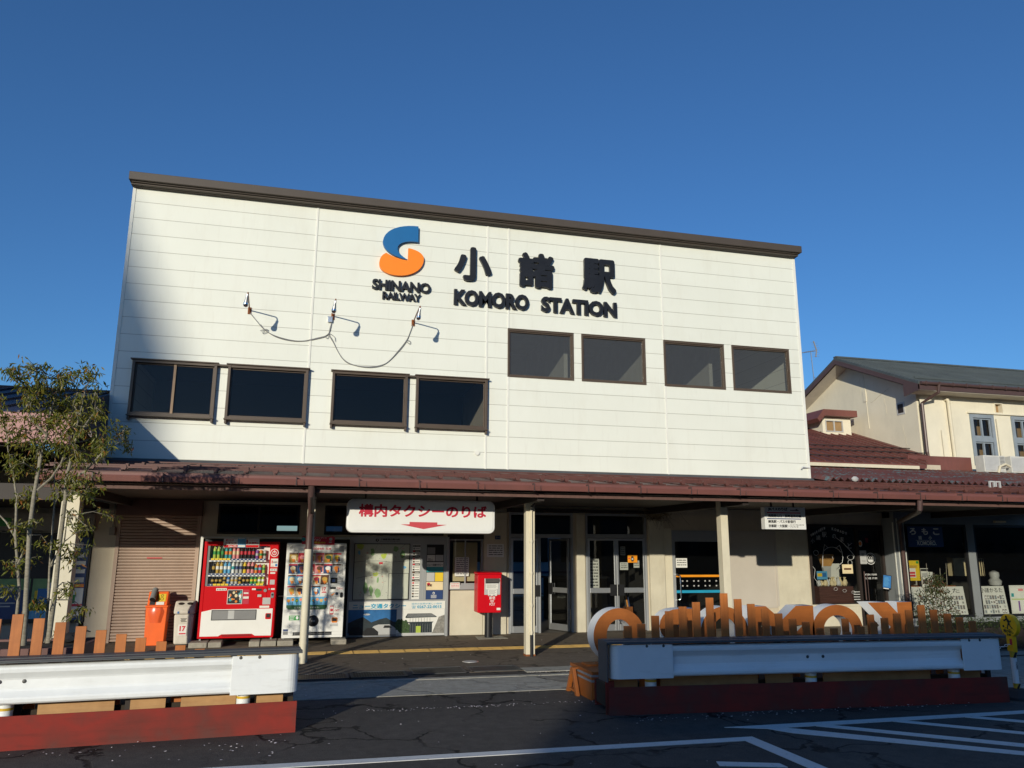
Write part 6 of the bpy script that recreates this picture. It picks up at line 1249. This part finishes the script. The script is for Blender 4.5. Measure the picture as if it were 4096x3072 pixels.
MB().add([(HX-oh+.03, HR, zg(HR)-.2), (HX, HR, zg(HR)-.2), (HX, 12.7, zg(12.7)-.2), (HX-oh+.03, 12.7, zg(12.7)-.2), (HX, e0, zg(e0)-.2), (HX-oh+.03, e0, zg(e0)-.2)], [(0, 1, 2, 3), (0, 5, 4, 1)]).box(HX-oh+.04, 45, e0+.031, HY-.001, ez-.30, ez-.27).build("eave_soffit", "soffit_white", hs)
gu = MB().tube([(HX-oh+.05, e0-.06, ez-.06), (45, e0-.06, ez-.06)], .06, 8)
for k in range(30): gu.box(HX-.4+.55*k, HX-.37+.55*k, e0-.125, e0-.005, ez-.13, ez+.0)
gu.build("gutter", "pipe_brown", hs); MB().tube([(HX+.15, e0-.06, ez-.08), (HX+.15, e0-.02, ez-.35), (HX-.02, HY-.12, ez-.62), (HX+.0, HY-.10, 5.1), (HX+.08, HY-.1, 4.75), (HX+.9, 4.2, 4.62)], .055, 10).build("downpipe", "pipe_brown", hs)
for a in (26.46, 28.25, 30.2):
    fo = MB().frame(a-.08, a+.94, 4.72, 6.52, .12, HY-.05, HY-.001).box(a+.04, a+.82, HY-.04, HY+.05, 5.55, 5.72).frame(a+.04, a+.82, 5.72, 6.40, .05, HY+.01, HY+.06).frame(a+.04, a+.82, 4.84, 5.55, .05, HY+.01, HY+.06).box(a+.40, a+.46, HY+.0, HY+.06, 4.9, 6.36).build("window", "blue_frame", hs); MB().rect(a+.05, a+.81, 4.86, 6.38, HY+.08).build("pane", "door_glass", fo); MB().box(a+.1, a+.28, HY+.3, HY+.32, 4.8, 6.4).build("curtain", "curtain", fo)
MB().frame(27.52, 27.88, 6.60, 6.97, .03, HY-.03, HY-.001).build("small_window_frame", "house_wall", hs); MB().box(26.3, 32, HY-.08, HY-.001, 6.55, 6.60).build("head_moulding", "house_wall", hs)
MB().tube([(25.42, HY-.02, 6.98), (25.42, HY-.12, 6.98), (25.45, HY-.12, 6.9), (25.5, HY-.1, 4.55), (25.6, HY-.1, 4.45), (27, HY-.1, 4.4)], .06, 12).tube([(25.1, HY-.05, 5.9), (25.12, HY-.05, 4.4)], .015, 6).tube([(27.5, HY-.05, 6.4), (27.52, HY-.05, 4.6)], .02, 6).build("vent_pipe", "cream_paint", hs)
MB().box(HX-.03, HX-.0005, 7.62, 7.78, 7.35, 7.75).tube([(HX-.008, 7.7, 8.4), (HX-.008, 7.66, 7.75), (HX-.008, 7.62, 6.3)], .012, 4).build("cable_box", "house_wall", hs)
ck = MB(); rr = random.Random(6)
for y0, z0, n, dy in ((7.4, 7.25, 9, -.12), (5.9, 6.2, 6, -.02), (7.9, 8.3, 5, .01), (6.7, 7.3, 5, -.02)):
    P = [(y0+dy*i+rr.uniform(-.03, .03), z0-(.0 if abs(dy) > .1 else .16*i)+(-.045*i if abs(dy) > .1 else 0)*-1+rr.uniform(-.02, .02)) for i in range(n)]; ck.tube([(HX-.002, a, b) for a, b in P], .006 if abs(dy) < .1 else .011, 4)
ck.build("plaster_cracks", "cream_stucco", hs)
for x, lb in ((25.20, "outdoor air conditioner unit on the roof nearer the downpipe"), (26.28, "outdoor air conditioner unit on the roof further right, partly out of view")):
    a = thing("air_conditioner", lb, "air conditioner", (x, 3.5, 4.2), "air conditioner units on the shop roof"); MB().box(x, x+.85, 3.45, 3.80, 4.32, 4.86).build("case", "ac_white", a, bevel=.01); MB().box(x+.03, x+.60, 3.44, 3.449, 4.36, 4.82).build("fan_panel", "light_grey", a); gl = MB()
    for k in range(9): gl.box(x+.64, x+.82, 3.438, 3.449, 4.44+.045*k, 4.465+.045*k)
    gl.build("louvre", "grey", a); MB().box(x, x+.1, 3.4, 3.85, 4.22, 4.319).build("stand", "grey", a); MB().box(x+.7, x+.8, 3.4, 3.85, 4.22, 4.319).build("stand", "grey", a)
    MB().tube([(x+.5, 3.42, 4.3), (x+.55, 3.38, 4.5), (x+.75, 3.36, 4.58), (x+.95, 3.38, 4.5)], .04, 8).build("hose", "cream_paint", a)
an = thing("tv_antenna", "thin television antenna on a mast at the left slope of the house roof", "antenna", (24.5, 10.9, 8.3)); MB().tube([(24.55, 10.9, 8.15), (24.47, 10.9, 10.08)], .022, 6).build("mast", "steel", an); am = MB().tube([(24.05, 10.9, 10.05), (24.75, 10.9, 10.18)], .015, 5).tube([(24.64, 10.9, 10.60), (24.76, 10.9, 10.2), (24.70, 10.9, 9.9)], .028, 5)
for k in range(7): z = 9.92+.10*k; xx = 24.71 if z < 10.2 else 24.76-.3*(z-10.2); am.tube([(xx-.16, 10.9, z), (xx+.16, 10.9, z+.0)], .005, 4)
for k in range(5): am.tube([(24.15+.1*k, 10.72, 10.07+.018*k), (24.15+.1*k, 11.08, 10.07+.018*k)], .006, 4)
am.build("elements", "grey", an); MB().tube([(24.53, 10.9, 9.0), (24.95, 10.5, 8.55)], .012, 4).tube([(24.53, 10.9, 9.0), (24.42, 10.9, 8.2)], .008, 4).box(24.5, 24.8, 10.8, 11, 8.15, 8.3).build("stays", "steel", an); MB().box(24.55, 24.85, 10.85, 10.95, 8.3, 8.42).build("bracket", "orange_plastic", an)

# ------------------------------------------------------------------ building across the square, behind the photographer, and an added shadow caster
def block(lb, x0, x1, y0, y1, z, roof):
    b = thing("offscreen_building", lb, "building", ((x0+x1)/2, (y0+y1)/2, 0)); MB().box(x0, x1, y0, y1, 0, z).build("wall", "opp_wall", b)
    if roof == 'flat': MB().box(x0-.15, x1+.15, y0-.2, y1+.2, z, z+.35).build("roof", "opp_roof", b)
    w = MB(); zz = 1.2
    while zz < z-1.6:
        x = x0+1
        while x < x1-2: w.box(x, x+1.6, y1+.001, y1+.04, zz, zz+1.4); x += 2.6
        zz += 3.1
    w.build("windows", "black", b); return b
DB = 45.0; kx = math.tan(R(SUN_AZ)); kz = math.tan(R(SUN_EL))/math.cos(R(SUN_AZ))
block("long dark building across the square shading the right barrier", 11.65-kx*DB, 95, -DB-9, -DB, -.86+kz*DB-.35, 'flat')
D2 = 95.0; px_ = lambda x0: x0-kx*D2; pz = lambda z: z+kz*D2  # added shadow caster, its outline shaped to shade the facade's left end
tw = thing("offscreen_building", "unseen gabled block far across the square, added to shade the left wall end", "building", (px_(-2), -D2, 0))
MB().prism([(px_(-5.0), 0), (px_(.38), 0), (px_(.38), pz(3.2)), (px_(-5), pz(3.2))], -D2, -D2+4, 'y').build("caster_lower", "opp_wall", tw)
MB().prism([(px_(-5.0), pz(3.2)), (px_(.98), pz(3.2)), (px_(.98), pz(5.0)), (px_(-5), pz(5.0))], -D2, -D2+4, 'y').build("caster_upper", "opp_wall", tw)
MB().prism([(px_(-6), pz(4.95)), (px_(1.42), pz(4.95)), (px_(1.36), pz(5.3)), (px_(-1.0), pz(11.0)), (px_(-2.2), pz(11.0)), (px_(-6), pz(5.3))], -D2-.1, -D2+4, 'y').build("roof", "opp_roof", tw)
